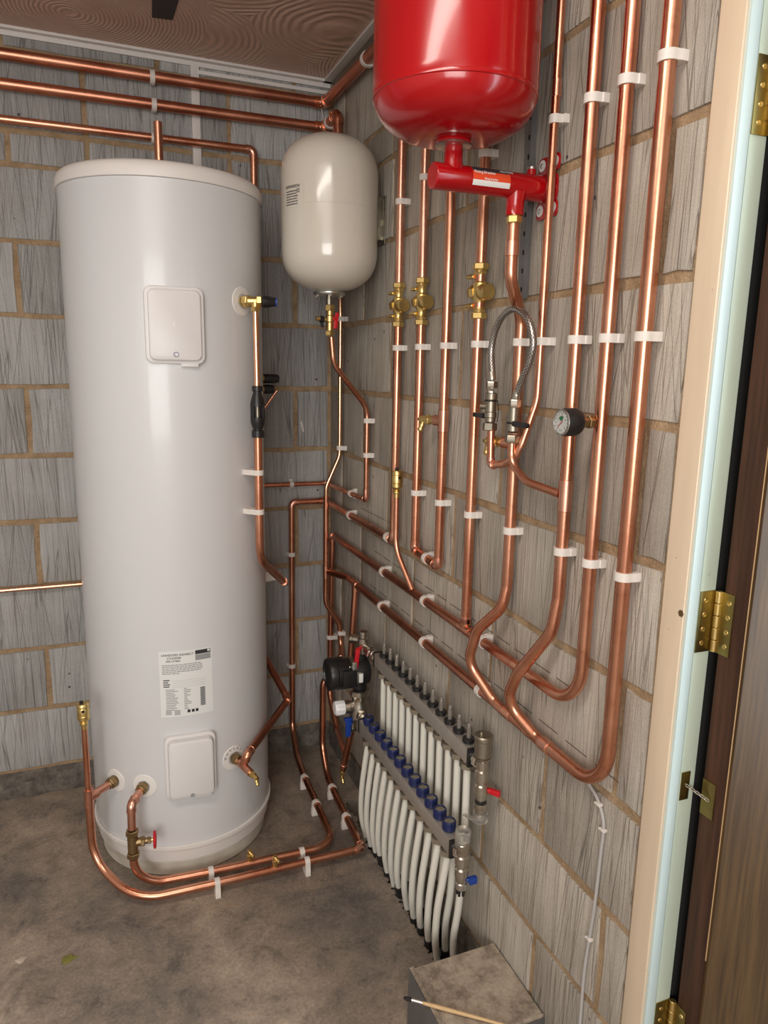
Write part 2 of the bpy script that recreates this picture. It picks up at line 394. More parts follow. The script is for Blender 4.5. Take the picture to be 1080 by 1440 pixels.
def text_geo(txt, size, fn, bold=0, cx=False):
    cu = bpy.data.curves.new('t', 'FONT'); cu.body = txt; cu.size = size; cu.offset = bold; cu.resolution_u = 2
    if cx: cu.align_x = 'CENTER'
    ob = bpy.data.objects.new('t', cu); COL.objects.link(ob)
    bpy.context.view_layer.update()
    me = bpy.data.meshes.new_from_object(ob.evaluated_get(bpy.context.evaluated_depsgraph_get()))
    g = G(); g.add([fn(v.co.x, v.co.y) for v in me.vertices], [tuple(p.vertices) for p in me.polygons])
    bpy.data.objects.remove(ob, do_unlink=True); bpy.data.curves.remove(cu); bpy.data.meshes.remove(me); return g

# ================================================================== SETTING
H0, CH = .0956, .225
ZL = [H0+CH*k for k in range(10)]                  # bed joints
rows = [(ZL[k], ZL[k+1], k) for k in range(9)]+[(ZL[9], 2.218, 'brick'), (2.218, 2.445, 10), (2.445, 2.52, 11)]
JT = .0165
def block(a0, a1, z0, z1, wall, parent, mat):
    """one block face; a = coordinate along the wall"""
    j = JT/2; x0, x1, y0, y1 = a0+j, a1-j, z0+j, z1-j
    pts = []; w_, h_ = x1-x0, y1-y0
    nx = max(2, round(w_/.085)); ny = max(2, round(h_/.085))
    for i in range(nx): pts.append((x0+w_*i/nx, y0))
    for i in range(ny): pts.append((x1, y0+h_*i/ny))
    for i in range(nx): pts.append((x1-w_*i/nx, y1))
    for i in range(ny): pts.append((x0, y1-h_*i/ny))
    pts = [(p[0]+rnd.uniform(-.0028, .0028), p[1]+rnd.uniform(-.0028, .0028)) for p in pts]
    d = .0038+rnd.uniform(-.0010, .0012)
    g = G()
    if wall == 'back': g.prism(pts, (0, .0044, 0), (1, 0, 0), (0, 0, 1), (0, -1, 0), d, .0022)
    else: g.prism(pts, (.0044, 0, 0), (0, 1, 0), (0, 0, 1), (-1, 0, 0), d, .0022)
    part('block' if h_ > .12 else 'brick', g, mat, parent)
def courses(a_lo, a_hi, odd, even, wall, parent, mat, extra=()):
    for z0, z1, k in rows:
        step = .45
        if k == 'brick': start, step = (odd-.0, .225)
        else: start = odd if k % 2 else even
        s = start
        while s > a_lo: s -= step
        while s < a_hi-1e-4:
            lo, hi = max(s, a_lo), min(s+step, a_hi)
            if hi-lo > .03: block(lo, hi, z0, z1, wall, parent, mat)
            s += step
g = G(); g.box((-1.1, .1042, 1.25), (2.7, .2, 2.7))
wb = part('wall_back', g, 'mortar', kind='structure', flat=True)
courses(-1.93, -.002, -.135, -.36, 'back', wb, 'block')
# rough footing strip under the back wall
g = G(); nx, nz = 90, 7
for i in range(nx+1):
    for k in range(nz+1):
        x = -2.4+2.4*i/nx; z = (H0-.004)*k/nz
        d = .008+.012*noise.noise(V((x*22, 0, z*30)))+.006*noise.noise(V((x*60, 3, z*70)))+.008*(1-k/nz)
        g.v.append(V((x, -max(.001, d) if k < nz else .004, z)))
g.f = [(i*(nz+1)+k, (i+1)*(nz+1)+k, (i+1)*(nz+1)+k+1, i*(nz+1)+k+1) for i in range(nx) for k in range(nz)]
part('footing', g, 'footing', wb, label='rough dark concrete footing strip along the wall base')
g = G(); g.box((.1042, -.89, 1.10), (.2, 1.79, 3.0))
wr = part('wall_right', g, 'mortar', kind='structure', flat=True)
courses(-1.786, -.002, -.36, -.15, 'right', wr, 'block_r')
# block end returns at the door opening are the ends of the wall itself; footing in the trench
g = G(); g.box((.003, -.9, -.10), (.014, 1.77, .385), .003); part('footing', g, 'footing', wr)
# pencil setting-out lines on the right wall
for (y0, z0, y1, z1) in ((-.5, .918+.02, -1.60, .925), (-.45, .812, -1.75, .812), (-.70, 1.06, -.36, 1.055)):
    n = 14
    for i in range(0, n):
        a, b_ = i/n, (i+.72)/n
        g = G(); c0 = V((-.0015, y0+(y1-y0)*a, z0+(z1-z0)*a)); c1 = V((-.0015, y0+(y1-y0)*b_, z0+(z1-z0)*b_))
        g.box((c0+c1)/2, (.0006, abs(c1.y-c0.y), .0010)); part('pencil_mark', g, 'ink', wr)
g = G(); g.box((-.11, -.003, 1.305), (.006, .006, .040), .001, Matrix.Rotation(R_(-14), 3, 'Y')); part('wedge', g, 'white_plastic', wb, label='small white plastic wedge stuck on the block face')

# floor with a slot along the right wall for the heating pipes
SX, SY0, SY1 = -.085, -1.37, -.42
g = G()
def slab(x0, x1, y0, y1): g.box(((x0+x1)/2, (y0+y1)/2, -.06), (x1-x0, y1-y0, .12))
slab(-3.2, SX, -5.2, .0); slab(SX, .0, SY1, .0); slab(SX, .0, -5.2, SY0)
slab(.0, 1.6, -5.2, -1.79)
fl = part('floor', g, 'floor', kind='structure', flat=True)
g = G(); g.box((-.05, -.9, -.27), (.2, 1.1, .02)); g.box((SX-.01, -.9, -.19), (.02, 1.1, .14)); g.box((-.04, SY1+.01, -.19), (.1, .02, .14)); g.box((-.04, SY0-.01, -.19), (.1, .02, .14))
part('slot_lining', g, 'footing', fl, flat=True)
# ragged concrete lip of the slot
g = G()
for i in range(34):
    y = SY0+(SY1-SY0)*i/33
    g.lathe([(0, -.006), (.012+rnd.uniform(0, .008), -.003), (0, .003)], (SX+rnd.uniform(-.004, .006), y, 0), (rnd.uniform(-.2, .2), rnd.uniform(-.2, .2), 1), 7)
part('broken_edge', g, 'floor', fl, kind='stuff')

g = G(); g.box((-.9, -2.6, 2.56), (5.0, 5.4, .12)); part('ceiling', g, 'ceiling', kind='structure', flat=True)
# white plastic angle trim round the ceiling and the vertical cover strip
t1 = thing('trim_1', None, None, (-1.2, -.01, 2.49), kind='structure')
g = G(); g.box((-1.2, -.014, 2.496), (2.4, .022, .008), .001); part('flange', g, 'upvc', t1)
g = G(); g.box((-.23, -.004, 2.462), (.46, .008, .012), .001); part('lower_strip', g, 'upvc', t1)
g = G(); g.box((-1.2, -.003, 2.486), (2.4, .006, .016), .001); part('upstand', g, 'upvc', t1)
t2 = thing('trim_2', None, None, (-.01, -.9, 2.49), kind='structure')
g = G(); g.box((-.018, -.9, 2.496), (.030, 1.79, .008), .001); part('flange', g, 'upvc', t2)
g = G(); g.box((-.003, -.9, 2.470), (.006, 1.79, .050), .001); part('upstand', g, 'nickel_dull', t2)
g = G(); g.box((-.467, -.0035, 2.25), (.027, .007, .46), .001); part('trim_3', g, 'upvc', kind='structure')
# unseen sides of the room
g = G(); g.box((-3.1, -2.6, 1.25), (.2, 5.4, 2.6)); part('wall_left', g, 'plaster', kind='structure', flat=True)
g = G(); g.box((-2.95, -5.3, 1.25), (.5, .2, 2.6)); g.box((.0, -5.3, 1.25), (2.2, .2, 2.6)); g.box((-1.9, -5.3, 2.35), (1.8, .2, .4)); g.box((-1.9, -5.3, .35), (1.8, .2, .8))
part('wall_front', g, 'plaster', kind='structure', flat=True)
g = G(); g.box((.106, -3.9, 1.25), (.2, 2.4, 2.6)); part('wall_right', g, 'mortar', kind='structure', flat=True)

# door opening, frame and door
d1 = thing('door_1', None, None, (.05, -1.85, 0), kind='structure')
YJ = -1.833
g = G(); g.box((.006, (-1.7875+YJ)/2, 1.24), (.020, abs(YJ+1.7875), 2.52), .0015); part('architrave', g, 'cream_paint', d1, label='cream painted front edge of the door frame')
g = G(); g.box((.0105, YJ-.0015, 1.24), (.019, .007, 2.52), .001); part('frame_board', g, 'blue_paint', d1, label='pale blue painted frame board')
g = G(); g.box((.0375, YJ-.0005, 1.24), (.031, .007, 2.52), .001); part('rebate_board', g, 'green_paint', d1, label='pale green painted rebate of the frame')
g = G(); g.box((.09, YJ+.025, 1.24), (.14, .045, 2.52)); part('frame_gap_shade', g, 'gap_shade', d1)  # black core puts the shade of the groove and hinge gap into colour
# door standing open outwards at a right angle
XD = .0575
g = G(); g.box((XD+.40, -1.873, 1.24), (.80, .044, 2.46), .001); leaf = part('door_leaf', g, 'door_edge', d1, label='dark varnished solid edge of the open door')
g = G(); g.box((XD+.42, -1.898, 1.24), (.836, .006, 2.46), .001); part('face_panel', g, 'door_face', leaf, label='brown varnished oak veneer face')
g = G(); g.box((XD+.002, -1.8956, 1.4), (.002, .0012, 1.65)); part('worn_edge', g, 'wood_pale', leaf, label='pale worn line where the veneer is chipped')
for k, z in enumerate((1.90, 1.148, .40)):
    hz = .100
    g = G(); g.box((.0375, YJ-.0045, z), (.030, .002, hz), .0005)
    hg = part('hinge', g, 'brass_lacquer', d1)
    g = G(); g.box((XD-.001, -1.857, z), (.002, .030, hz), .0005); part('hinge_plate', g, 'brass_lacquer', hg)
    g = G()
    for s in range(5):
        g.cyl((.055, YJ-.010, z-hz/2+s*hz/5+.0006), (0, 0, 1), .0055, hz/5-.0012, 14, .0006)
    part('knuckle', g, 'brass', hg)
    for s in (-.035, -.012, .012, .035):
        g = G(); g.lathe([(.0042, 0), (.0036, .001), (.001, .0006)], (.034, YJ-.0054, z+s), (0, -1, 0), 10); part('screw', g, 'brass', hg)
        g = G(); g.lathe([(.0042, 0), (.0036, .001), (.001, .0006)], (XD-.002, -1.863, z+s), (-1, 0, 0), 10); part('screw', g, 'brass', hg)
# concealed chain door closer
g = G(); g.box((.033, YJ-.0045, .866), (.018, .002, .05), .0005); dc = part('closer_plate', g, 'brass_lacquer', d1, label='small brass closer plate let into the frame')
g = G(); g.box((XD-.001, -1.865, .853), (.002, .026, .062), .0005); part('closer_plate', g, 'brass_lacquer', d1, label='brass closer plate let into the door edge')
a, b_ = V((.034, YJ-.007, .868)), V((XD-.004, -1.868, .853)); n = 9
for i in range(n):
    p_ = a.lerp(b_, (i+.5)/n); dr = (b_-a).normalized(); x, y, z = basis(dr); u = x if i % 2 else y
    loop = [p_+dr*(.0042*math.cos(t))+u*(.0022*math.sin(t)) for t in [2*math.pi*k/10 for k in range(11)]]
    g = G(); g.tube(loop, .0007, 5, False); part('chain_link', g, 'nickel_dull', d1)
g = G(); g.lathe([(0, 0), (.006, .0004), (0, .0008)], (-.0042, -1.829, 1.163), (-1, 0, 0), 6); part('paint_chip', g, 'brass_dark', d1, label='chip in the cream paint showing brown wood')

# ================================================================== PIPE WORK
def sleeve(g, p, d, ln, r): g.lathe([(r*1.0, 0), (r*1.13, .0008), (r*1.13, ln-.0008), (r*1.0, ln)], V(p)-V(d).normalized()*ln/2, d, 18)
def elbow_geo(c, a, b_, r, L_=None):
    L_ = L_ or r*2.1; c = V(c); a = (V(a)-c).normalized(); b_ = (V(b_)-c).normalized(); g = G()
    path = roundpoly([c+a*L_, c, c+b_*L_], L_*.62, 8); g.tube(path, r*1.13, 16)
    for d in (a, b_): g.lathe([(r*1.0, 0), (r*1.22, .0012), (r*1.22, .0030), (r*1.0, .0042)], c+d*(L_-.002), -d, 18)
    return g
def pipe(name, label, pts, r=.011, R=.03, mat='copper', elbows=(), sleeves=(), group=None, cat='pipe', tees=()):
    """pts: world polyline. R: bend radius or list. elbows: indices of sharp soldered corners. sleeves: (point, direction, length)."""
    pts = [V(p) for p in pts]
    Rl = [(R[i] if isinstance(R, (list, tuple)) else R) for i in range(max(0, len(pts)-2))]
    for e in elbows: Rl[e-1] = r*1.15
    path = roundpoly(pts, Rl, 10) if len(pts) > 2 else pts
    path2 = [path[0]]                                     # subdivide nothing: straight runs stay cheap
    for q in path[1:]:
        if (q-path2[-1]).length > 1e-5: path2.append(q)
    loc = V(pts[0])
    if not elbows and not sleeves and not tees:
        g = G(); g.tube(path2, r, 16); o = part(name, g, mat); tag(o, label, cat, group); return o
    t = thing(name, label, cat, loc, group)
    g = G(); g.tube(path2, r, 16); part('tube', g, mat, t)
    for e in elbows: part('elbow', elbow_geo(pts[e], pts[e-1], pts[e+1], r), 'copper_pink' if mat != 'copper_dark' else 'copper', t)
    for s in sleeves:
        g = G(); sleeve(g, s[0], s[1], s[2], r); part('coupling', g, 'copper_pink' if mat != 'copper_dark' else 'copper', t)
    for s in tees:                                        # (point, run direction, branch direction)
        g = G(); sleeve(g, s[0], s[1], r*4.6, r); g.cyl(s[0], s[2], r*1.13, r*2.3, 18); part('tee', g, 'copper_pink' if mat != 'copper_dark' else 'copper', t)
    return t
XC = -.022; r22 = .0119; r15 = .0080
PY = {1: -1.714, 2: -1.625, 3: -1.538, 4: -1.426, 5: -1.352, 6: -1.174, 7: -1.014, 8: -.863, 9: -.707}
TOP = 2.50; CT = 'right wall pipes'
ZH3, ZH4, ZH2, ZH1 = .908, .787, 1.022, 1.095
pipe('copper_pipe', 'upright copper pipe nearest the door frame, sweeping left into the lowest sloping run',
     [(XC, PY[1], TOP), (XC, PY[1], ZH4), (XC, -1.46, ZH4)], .0128, .085, 'copper', sleeves=[((XC, -1.53, ZH4), (0, 1, 0), .03)])
pipe('copper_pipe', 'upright copper pipe second from the door frame, sweeping left into the middle run',
     [(XC, PY[2], TOP), (XC, PY[2], ZH3), (XC, -1.40, ZH3)], r22, .085, 'copper')
pipe('copper_pipe', 'upright copper pipe behind the pressure gauge, with an S bend at its foot',
     [(XC, PY[3], TOP), (XC, PY[3], 1.10), (-.030, -1.535, 1.03), (-.062, -1.475, .925), (-.060, -1.432, .845), (-.024, -1.50, ZH4+.002), (XC, -1.56, ZH4-.002)],
     r22, [.07, .07, .07, .05, .035], 'copper', sleeves=[((XC, PY[3], 1.30), (0, 0, 1), .06)])
pipe('copper_pipe', 'copper pipe under the red bracket, kinked near its top, S bend at its foot',
     [(-.072, -1.385, 1.822), (-.072, -1.385, 1.70), (XC, -1.352, 1.63), (XC, -1.352, 1.07), (-.030, -1.35, 1.02), (-.062, -1.30, .955), (-.060, -1.262, .865), (-.024, -1.33, ZH4+.002), (XC, -1.39, ZH4-.002)],
     r22, [.05, .05, .06, .06, .07, .05, .035], 'copper', sleeves=[((-.072, -1.385, 1.755), (0, 0, 1), .028)], tees=[((XC, -1.352, 1.378), (0, 0, 1), (-.45, .9, 0))])
pipe('copper_pipe', 'upright copper pipe with the largest brass valve on it',
     [(XC, PY[6], TOP), (XC, PY[6], ZH3+.012)], r22, .03, 'copper', sleeves=[((XC, PY[6], ZH3+.026), (0, 0, 1), .02)])
tp = pipe('copper_pipe', 'copper U shaped pair of uprights between the middle and rightmost brass valves',
     [(XC, PY[7], TOP), (XC, PY[7], ZH2), (XC, PY[8], ZH2+.01), (XC, PY[8], 1.64)], r22, .03, 'copper', elbows=(1, 2), tees=[((XC, PY[7], 1.40), (0, 0, 1), (-.45, .9, 0))])
pipe('copper_pipe', 'upright copper pipe above the middle brass valve',
     [(XC, PY[8], TOP), (XC, PY[8], 1.755)], r22, .03, 'copper_pink')
pipe('copper_pipe', 'upright copper pipe above the leftmost brass valve', [(XC, PY[9], TOP), (XC, PY[9], 1.755)], r22, .03, 'copper_pink')
pipe('copper_pipe', 'long copper pipe from the leftmost brass valve round the corner to the red wheel valve',
     [(XC, PY[9], 1.645), (XC, PY[9], ZH2), (XC, XC, ZH2), (-.158, XC, ZH2), (-.160, XC, .10), (-.172, -.14, .04), (-.184, -.30, .04), (-.190, -.50, .04), (-.197, -.700, .04), (-.585, -.690, .04), (-.797, -.677, .04), (-.797, -.677, .130)],
     r22, [.012, .012, .014, .06, .10, .2, .2, .075, .3, .09], 'copper', elbows=(1, 2, 3))
pipe('copper_pipe', 'thin copper pipe from the top right curving left to the foot of the filling loop',
     [(-.020, PY[4], TOP), (-.022, PY[4], 1.47), (-.055, -1.41, 1.345), (-.060, -1.322, 1.330), (-.060, -1.318, 1.405)],
     r15, [.10, .07, .012], 'copper', elbows=(3,), sleeves=[((-.020, PY[4], 2.03), (0, 0, 1), .03)])
pipe('copper_pipe', 'middle sloping copper run on the right wall with the elbow down in the corner',
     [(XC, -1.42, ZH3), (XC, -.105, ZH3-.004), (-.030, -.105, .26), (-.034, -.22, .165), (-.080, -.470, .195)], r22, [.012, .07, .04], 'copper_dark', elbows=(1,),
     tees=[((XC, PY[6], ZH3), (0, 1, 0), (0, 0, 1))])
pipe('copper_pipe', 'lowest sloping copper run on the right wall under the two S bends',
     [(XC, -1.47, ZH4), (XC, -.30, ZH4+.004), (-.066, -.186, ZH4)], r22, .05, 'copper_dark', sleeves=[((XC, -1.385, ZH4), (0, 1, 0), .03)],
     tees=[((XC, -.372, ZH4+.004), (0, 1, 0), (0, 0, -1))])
pipe('copper_pipe', 'short copper drop from the lowest run to the pump', [(XC, -.372, ZH4-.012), (-.038, -.375, .50), (-.060, -.56, .475)], r22, .03, 'copper_dark')
pipe('copper_pipe', 'thin copper pipe round the corner and up to the cream vessel',
     [(-.40, -.020, 1.092), (-.020, -.020, 1.090), (-.020, -.460, 1.102), (-.020, -.460, 1.40), (-.150, -.512, 1.535), (-.158, -.515, 1.615)],
     .0085, [.010, .010, .07, .07], 'copper', elbows=(1, 2), sleeves=[((-.0205, -.46, 1.13), (0, 0, 1), .016)])
pipe('copper_pipe', 'thin bright copper pipe behind the cream vessel, bending left in the corner',
     [(-.030, -.186, 2.20), (-.022, -.186, 1.68), (-.022, -.186, 1.215), (-.072, -.186, 1.105), (-.072, -.186, 1.06)],
     r15, [.1, .07, .07], 'copper_bright')
pipe('copper_pipe', 'copper upright in the corner curving right to behind the pump', [(-.072, -.186, 1.07), (-.072, -.186, .665), (-.018, -.186, .585), (-.012, -.186, .50), (-.03, -.25, .46)],
     .0105, [.07, .06, .04], 'copper', tees=[((-.072, -.186, ZH4), (0, 0, 1), (1, -.1, 0))])
pipe('copper_pipe', 'copper pipe from under the pump along the outer floor run to the left riser',
     [(-.026, -.236, .475), (-.098, -.24, .375), (-.100, -.24, .12), (-.104, -.32, .040), (-.112, -.45, .040), (-.122, -.745, .040), (-.58, -.745, .040), (-.80, -.735, .036), (-.907, -.60, .10), (-.907, -.60, .315)],
     r22, [.04, .08, .08, .2, .012, .4, .16, .10], 'copper', elbows=(5,), tees=[((-.907, -.60, .30), (0, 0, 1), (.77, .63, 0))])
pipe('copper_pipe', 'thin copper riser under the air vent at the far left', [(-.907, -.60, .30), (-.907, -.60, .525)], .0085, .03, 'copper')
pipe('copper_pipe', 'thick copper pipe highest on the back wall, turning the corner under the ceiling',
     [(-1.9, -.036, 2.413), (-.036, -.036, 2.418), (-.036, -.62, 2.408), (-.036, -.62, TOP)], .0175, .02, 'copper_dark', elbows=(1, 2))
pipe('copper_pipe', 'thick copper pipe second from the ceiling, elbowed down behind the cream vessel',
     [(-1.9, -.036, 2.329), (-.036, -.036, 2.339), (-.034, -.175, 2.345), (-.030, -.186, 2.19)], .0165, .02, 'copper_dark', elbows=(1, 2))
pipe('copper_pipe', 'copper pipe lowest of the three overhead, elbowed down behind the cylinder lid',
     [(-1.9, -.026, 2.234), (-.283, -.026, 2.242), (-.283, -.026, 1.2)], .0125, .02, 'copper', elbows=(1,))
pipe('copper_pipe', 'thin copper pipe low on the back wall left of the cylinder', [(-1.9, -.020, .771), (-.55, -.020, .771)], r15, .03, 'copper_bright')
pipe('copper_pipe', 'short copper stub standing up from the cylinder lid', [(-.622, -.36, 2.015), (-.622, -.36, 2.192)], r22, .03, 'copper')

# ---- cylinder side pipes
CX, CY, CR = -.618, -.362, .277
def cyl_pt(az, t, z): a = R_(az); return V((CX+(CR+t)*math.cos(a), CY+(CR+t)*math.sin(a), z))
def cyl_dir(az): a = R_(az); return V((math.cos(a), math.sin(a), 0))
pipe('copper_pipe', 'copper discharge pipe down the right side of the cylinder, bending away at its foot',
     [(-.402, -.598, 1.335), (-.402, -.598, .965), (-.262, -.33, .805), (-.262, -.02, .80)], r22, [.09, .01], 'copper', elbows=(2,))
pipe('copper_pipe', 'thin copper pipe from the blue topped valve to the black tundish', [(-.404, -.598, 1.69), (-.402, -.598, 1.455)], .0085, .03, 'copper_bright')
pipe('copper_pipe', 'copper zigzag pipe from the lower outlet behind the cylinder',
     [cyl_pt(-63.7, .012, .353), cyl_pt(-63.7, .085, .336)], r22, .03, 'copper_pink')
pipe('copper_pipe', 'copper pipe angled from the outlet tee to behind the cylinder',
     [cyl_pt(-63.7, .050, .350), cyl_pt(-62, .060, .385), (-.258, -.35, .386), (-.31, -.17, .50), (-.33, -.05, .60)], r22, [.012, .012, .02], 'copper_dark', elbows=(1, 2))
pipe('copper_pipe', 'short copper pipe from the left cylinder port to the riser', [cyl_pt(-140.6, .01, .305), cyl_pt(-140.6, .085, .303)], r22, .03, 'copper_pink')
pipe('copper_pipe', 'short elbowed copper pipe from the cylinder port down to the red wheel valve',
     [cyl_pt(-119.7, .01, .308), cyl_pt(-119.7, .080, .300), (-.797, -.677, .225)], r22, .02, 'copper_pink', elbows=(1,))

# ---- pipe clips (each screwed on its own)
def clip_geo(p, axis, nrm, c, r, wd=.015, foot=.017):
    """saddle clip: pipe axis, outward surface normal, c = distance of the pipe centre from the surface"""
    z = V(axis).normalized(); x = V(nrm).normalized(); y = z.cross(x); o = V(p)-x*c-z*wd/2; g = G()
    Ro = r+.0032; n = 12; outer = [(0, -foot), (c*.55, -foot), (c*.62, -Ro)]
    outer += [(c+Ro*math.sin(math.pi*k/n), -Ro*math.cos(math.pi*k/n)) for k in range(n+1)]
    outer += [(c*.62, Ro), (c*.55, foot), (0, foot)]
    m_ = len(outer); vs_ = []; ri = r+.0004
    for h in (0, wd):
        for q in outer: vs_.append(o+x*q[0]+y*q[1]+z*h)
        for q in outer:
            a = math.atan2(q[1], q[0]-c); vs_.append(o+x*(c+ri*math.cos(a))+y*(ri*math.sin(a))+z*h)
    fs = []
    for k in range(m_):
        k2 = (k+1) % m_
        fs += [(k, k2, m_+k2, m_+k), (2*m_+k, 2*m_+k2, 3*m_+k2, 3*m_+k), (k, k2, 2*m_+k2, 2*m_+k), (m_+k, m_+k2, 3*m_+k2, 3*m_+k)]
    return g.add(vs_, fs)
GP = 'white pipe clips'
def clip(p, axis, nrm, c, r, label, wd=.015, foot=.017, group=GP):
    return single('pipe_clip', clip_geo(p, axis, nrm, c, r, wd, foot), 'white_plastic', label, 'clip', group)
desc = {1: 'on the upright nearest the door frame', 2: 'on the second upright from the door frame', 3: 'on the upright behind the pressure gauge', 4: 'on the thin upright right of the hose loop',
        5: 'on the pipe below the red bracket', 6: 'on the upright with the largest brass valve', 7: 'on the upright right of the middle brass valve', 8: 'on the upright under the middle brass valve', 9: 'on the leftmost brass valve upright'}
WN = (-1, 0, 0)
for k in range(1, 10):
    rr = {1: .0128, 4: r15}.get(k, r22)
    clip((XC if k != 4 else -.021, PY[k], 1.583), (0, 0, 1), WN, -XC, rr, 'white plastic clip at mid height '+desc[k])
for k, z in ((1, 1.981), (2, 1.978), (3, 1.978), (4, 1.978), (6, 1.980), (8, 2.0), (9, 1.972)):
    clip((XC if k != 4 else -.020, PY[k], z), (0, 0, 1), WN, -XC, {1: .0128, 4: r15}.get(k, r22), 'white plastic clip near the top '+desc[k])
for k in (1, 2, 3, 5, 6, 7, 8):
    clip((XC, PY[k], 1.193), (0, 0, 1), WN, -XC, {1: .0128}.get(k, r22), 'white plastic clip at the lower level '+desc[k])
for y, z, lab in ((-.665, ZH2, 'left of the elbow under the leftmost brass valve'), (-.945, ZH2+.005, 'on the short link between the two joined uprights'), (-.312, ZH2, 'on the second run down near the corner')):
    clip((XC, y, z), (0, 1, 0), WN, -XC, r22, 'white ring clip '+lab)
clip((-.020, -.311, 1.098), (0, 1, 0), WN, .020, .0085, 'white ring clip on the topmost low run near the corner')
for y, z, lab in ((-.636, ZH3-.002, 'on the middle sloping run nearest the corner'), (-.943, ZH3-.001, 'second from the corner on the middle sloping run'), (-1.262, ZH3, 'on the middle sloping run behind the first S bend'),
                  (-.626, ZH4+.003, 'on the lowest sloping run nearest the corner'), (-.945, ZH4+.002, 'second from the corner on the lowest sloping run'), (-1.262, ZH4, 'on the lowest sloping run behind the first S bend')):
    clip((XC, y, z), (0, 1, 0), WN, -XC, r22, 'white ring clip '+lab)
clip((-.020, -.460, 1.360), (0, 0, 1), WN, .020, .0085, 'white plastic clip upper of two on the thin pipe below the cream vessel')
clip((-.020, -.460, 1.249), (0, 0, 1), WN, .020, .0085, 'white plastic clip lower of two on the thin pipe below the cream vessel')
clip((-.022, -.186, 1.690), (0, 0, 1), WN, .022, r15, 'white plastic clip just under the cream vessel')
clip((-.022, -.186, 1.243), (0, 0, 1), WN, .022, r15, 'white plastic clip on the thin bright pipe where it starts to bend')
clip((-.157, -.020, 1.091), (1, 0, 0), (0, -1, 0), .020, .0085, 'white ring clip on the thin level pipe beside the cylinder')
clip((-.159, XC, .820), (0, 0, 1), (0, -1, 0), .022, r22, 'white clip upper of two on the upright in the corner beside the cylinder')
clip((-.160, XC, .366), (0, 0, 1), (0, -1, 0), .022, r22, 'white clip lower of two on the upright in the corner beside the cylinder')
clip((-.028, -.105, .500), (0, 0, 1), WN, .028, r22, 'white clip in the corner left above the pump')
clip((-.015, -.190, .545), (0, 0, 1), WN, .015, r15, 'white clip directly above the pump')
clip((-.604, -.036, 2.416), (1, 0, 0), (0, -1, 0), .036, .0175, 'white clip on the highest overhead pipe above the cylinder', .015, .012)
clip((-.602, -.036, 2.336), (1, 0, 0), (0, -1, 0), .036, .0165, 'white clip on the second overhead pipe above the cylinder', .015, .012)
clip((-.606, -.026, 2.240), (1, 0, 0), (0, -1, 0), .026, .0125, 'white clip on the lowest overhead pipe behind the lid stub', .015, .012)
clip((-.036, -.460, 2.410), (0, 1, 0), WN, .036, .0175, 'white ring clip under the ceiling left of the red vessel')
clip((-.034, -.09, 2.342), (0, 1, 0), WN, .034, .0165, 'white ring clip on the pipe elbow above the cream vessel')
g0 = cyl_dir(-48.5)
clip((-.402, -.598, 1.225), (0, 0, 1), cyl_dir(-47.5), .045, r22, 'white clip upper of two on the cylinder side pipe')
clip((-.402, -.598, 1.110), (0, 0, 1), cyl_dir(-47.5), .045, r22, 'white clip lower of two on the cylinder side pipe')
clip((-.262, -.22, .80), (0, 1, 0), (1, 0, 0), .06, r22, 'white clip on the discharge pipe beside the cylinder')
UP = (0, 0, 1)
for p, ax, lab in (((-.186, -.300, .040), (0, 1, 0), 'farthest of two on the inner floor pipe beside the pump'), ((-.191, -.468, .040), (0, 1, 0), 'nearer of two on the inner floor pipe beside the pump'),
                   ((-.110, -.395, .040), (0, 1, 0), 'farthest of two on the outer floor pipe below the pump'), ((-.117, -.575, .040), (0, 1, 0), 'nearer of two on the outer floor pipe below the pump'),
                   ((-.305, -.697, .040), (1, 0, 0), 'right one on the inner floor pipe in front of the cylinder'), ((-.583, -.690, .040), (1, 0, 0), 'left one on the inner floor pipe in front of the cylinder'),
                   ((-.302, -.745, .040), (1, 0, 0), 'right one on the outer floor pipe in front of the cylinder'), ((-.573, -.745, .040), (1, 0, 0), 'left one on the outer floor pipe in front of the cylinder')):
    clip(p, ax, UP, .040, r22, 'tall white floor clip, '+lab, group='white floor clips')

# ================================================================== HOT WATER CYLINDER
cy = thing('hot_water_cylinder', 'tall white hot water cylinder standing on the concrete floor', 'water cylinder', (CX, CY, 0))
g = G(); g.lathe([(0, .02), (.258, .0), (.262, .004), (.262, .045), (.271, .050), (.271, .055)], (CX, CY, 0), n=96); part('base', g, 'base_white', cy, label='off white moulded base, slightly dirty')
g = G(); g.lathe([(.268, .052), (.273, .056), (.279, .098), (.2835, .100), (.2835, .110), (.279, .112), (.274, .108)], (CX, CY, 0), n=96); part('base_ring', g, 'lid_white', cy)
g = G(); g.lathe([(.276, .100), (CR, .112), (CR, 1.984), (.27, 1.987)], (CX, CY, 0), n=128); part('body', g, 'enamel', cy)
g = G(); g.lathe([(.272, 1.984), (.2815, 1.986), (.2825, 1.990), (.2820, 2.008), (.278, 2.019), (.270, 2.026), (.255, 2.030), (0, 2.033)], (CX, CY, 0), n=128); part('lid', g, 'lid_white', cy)
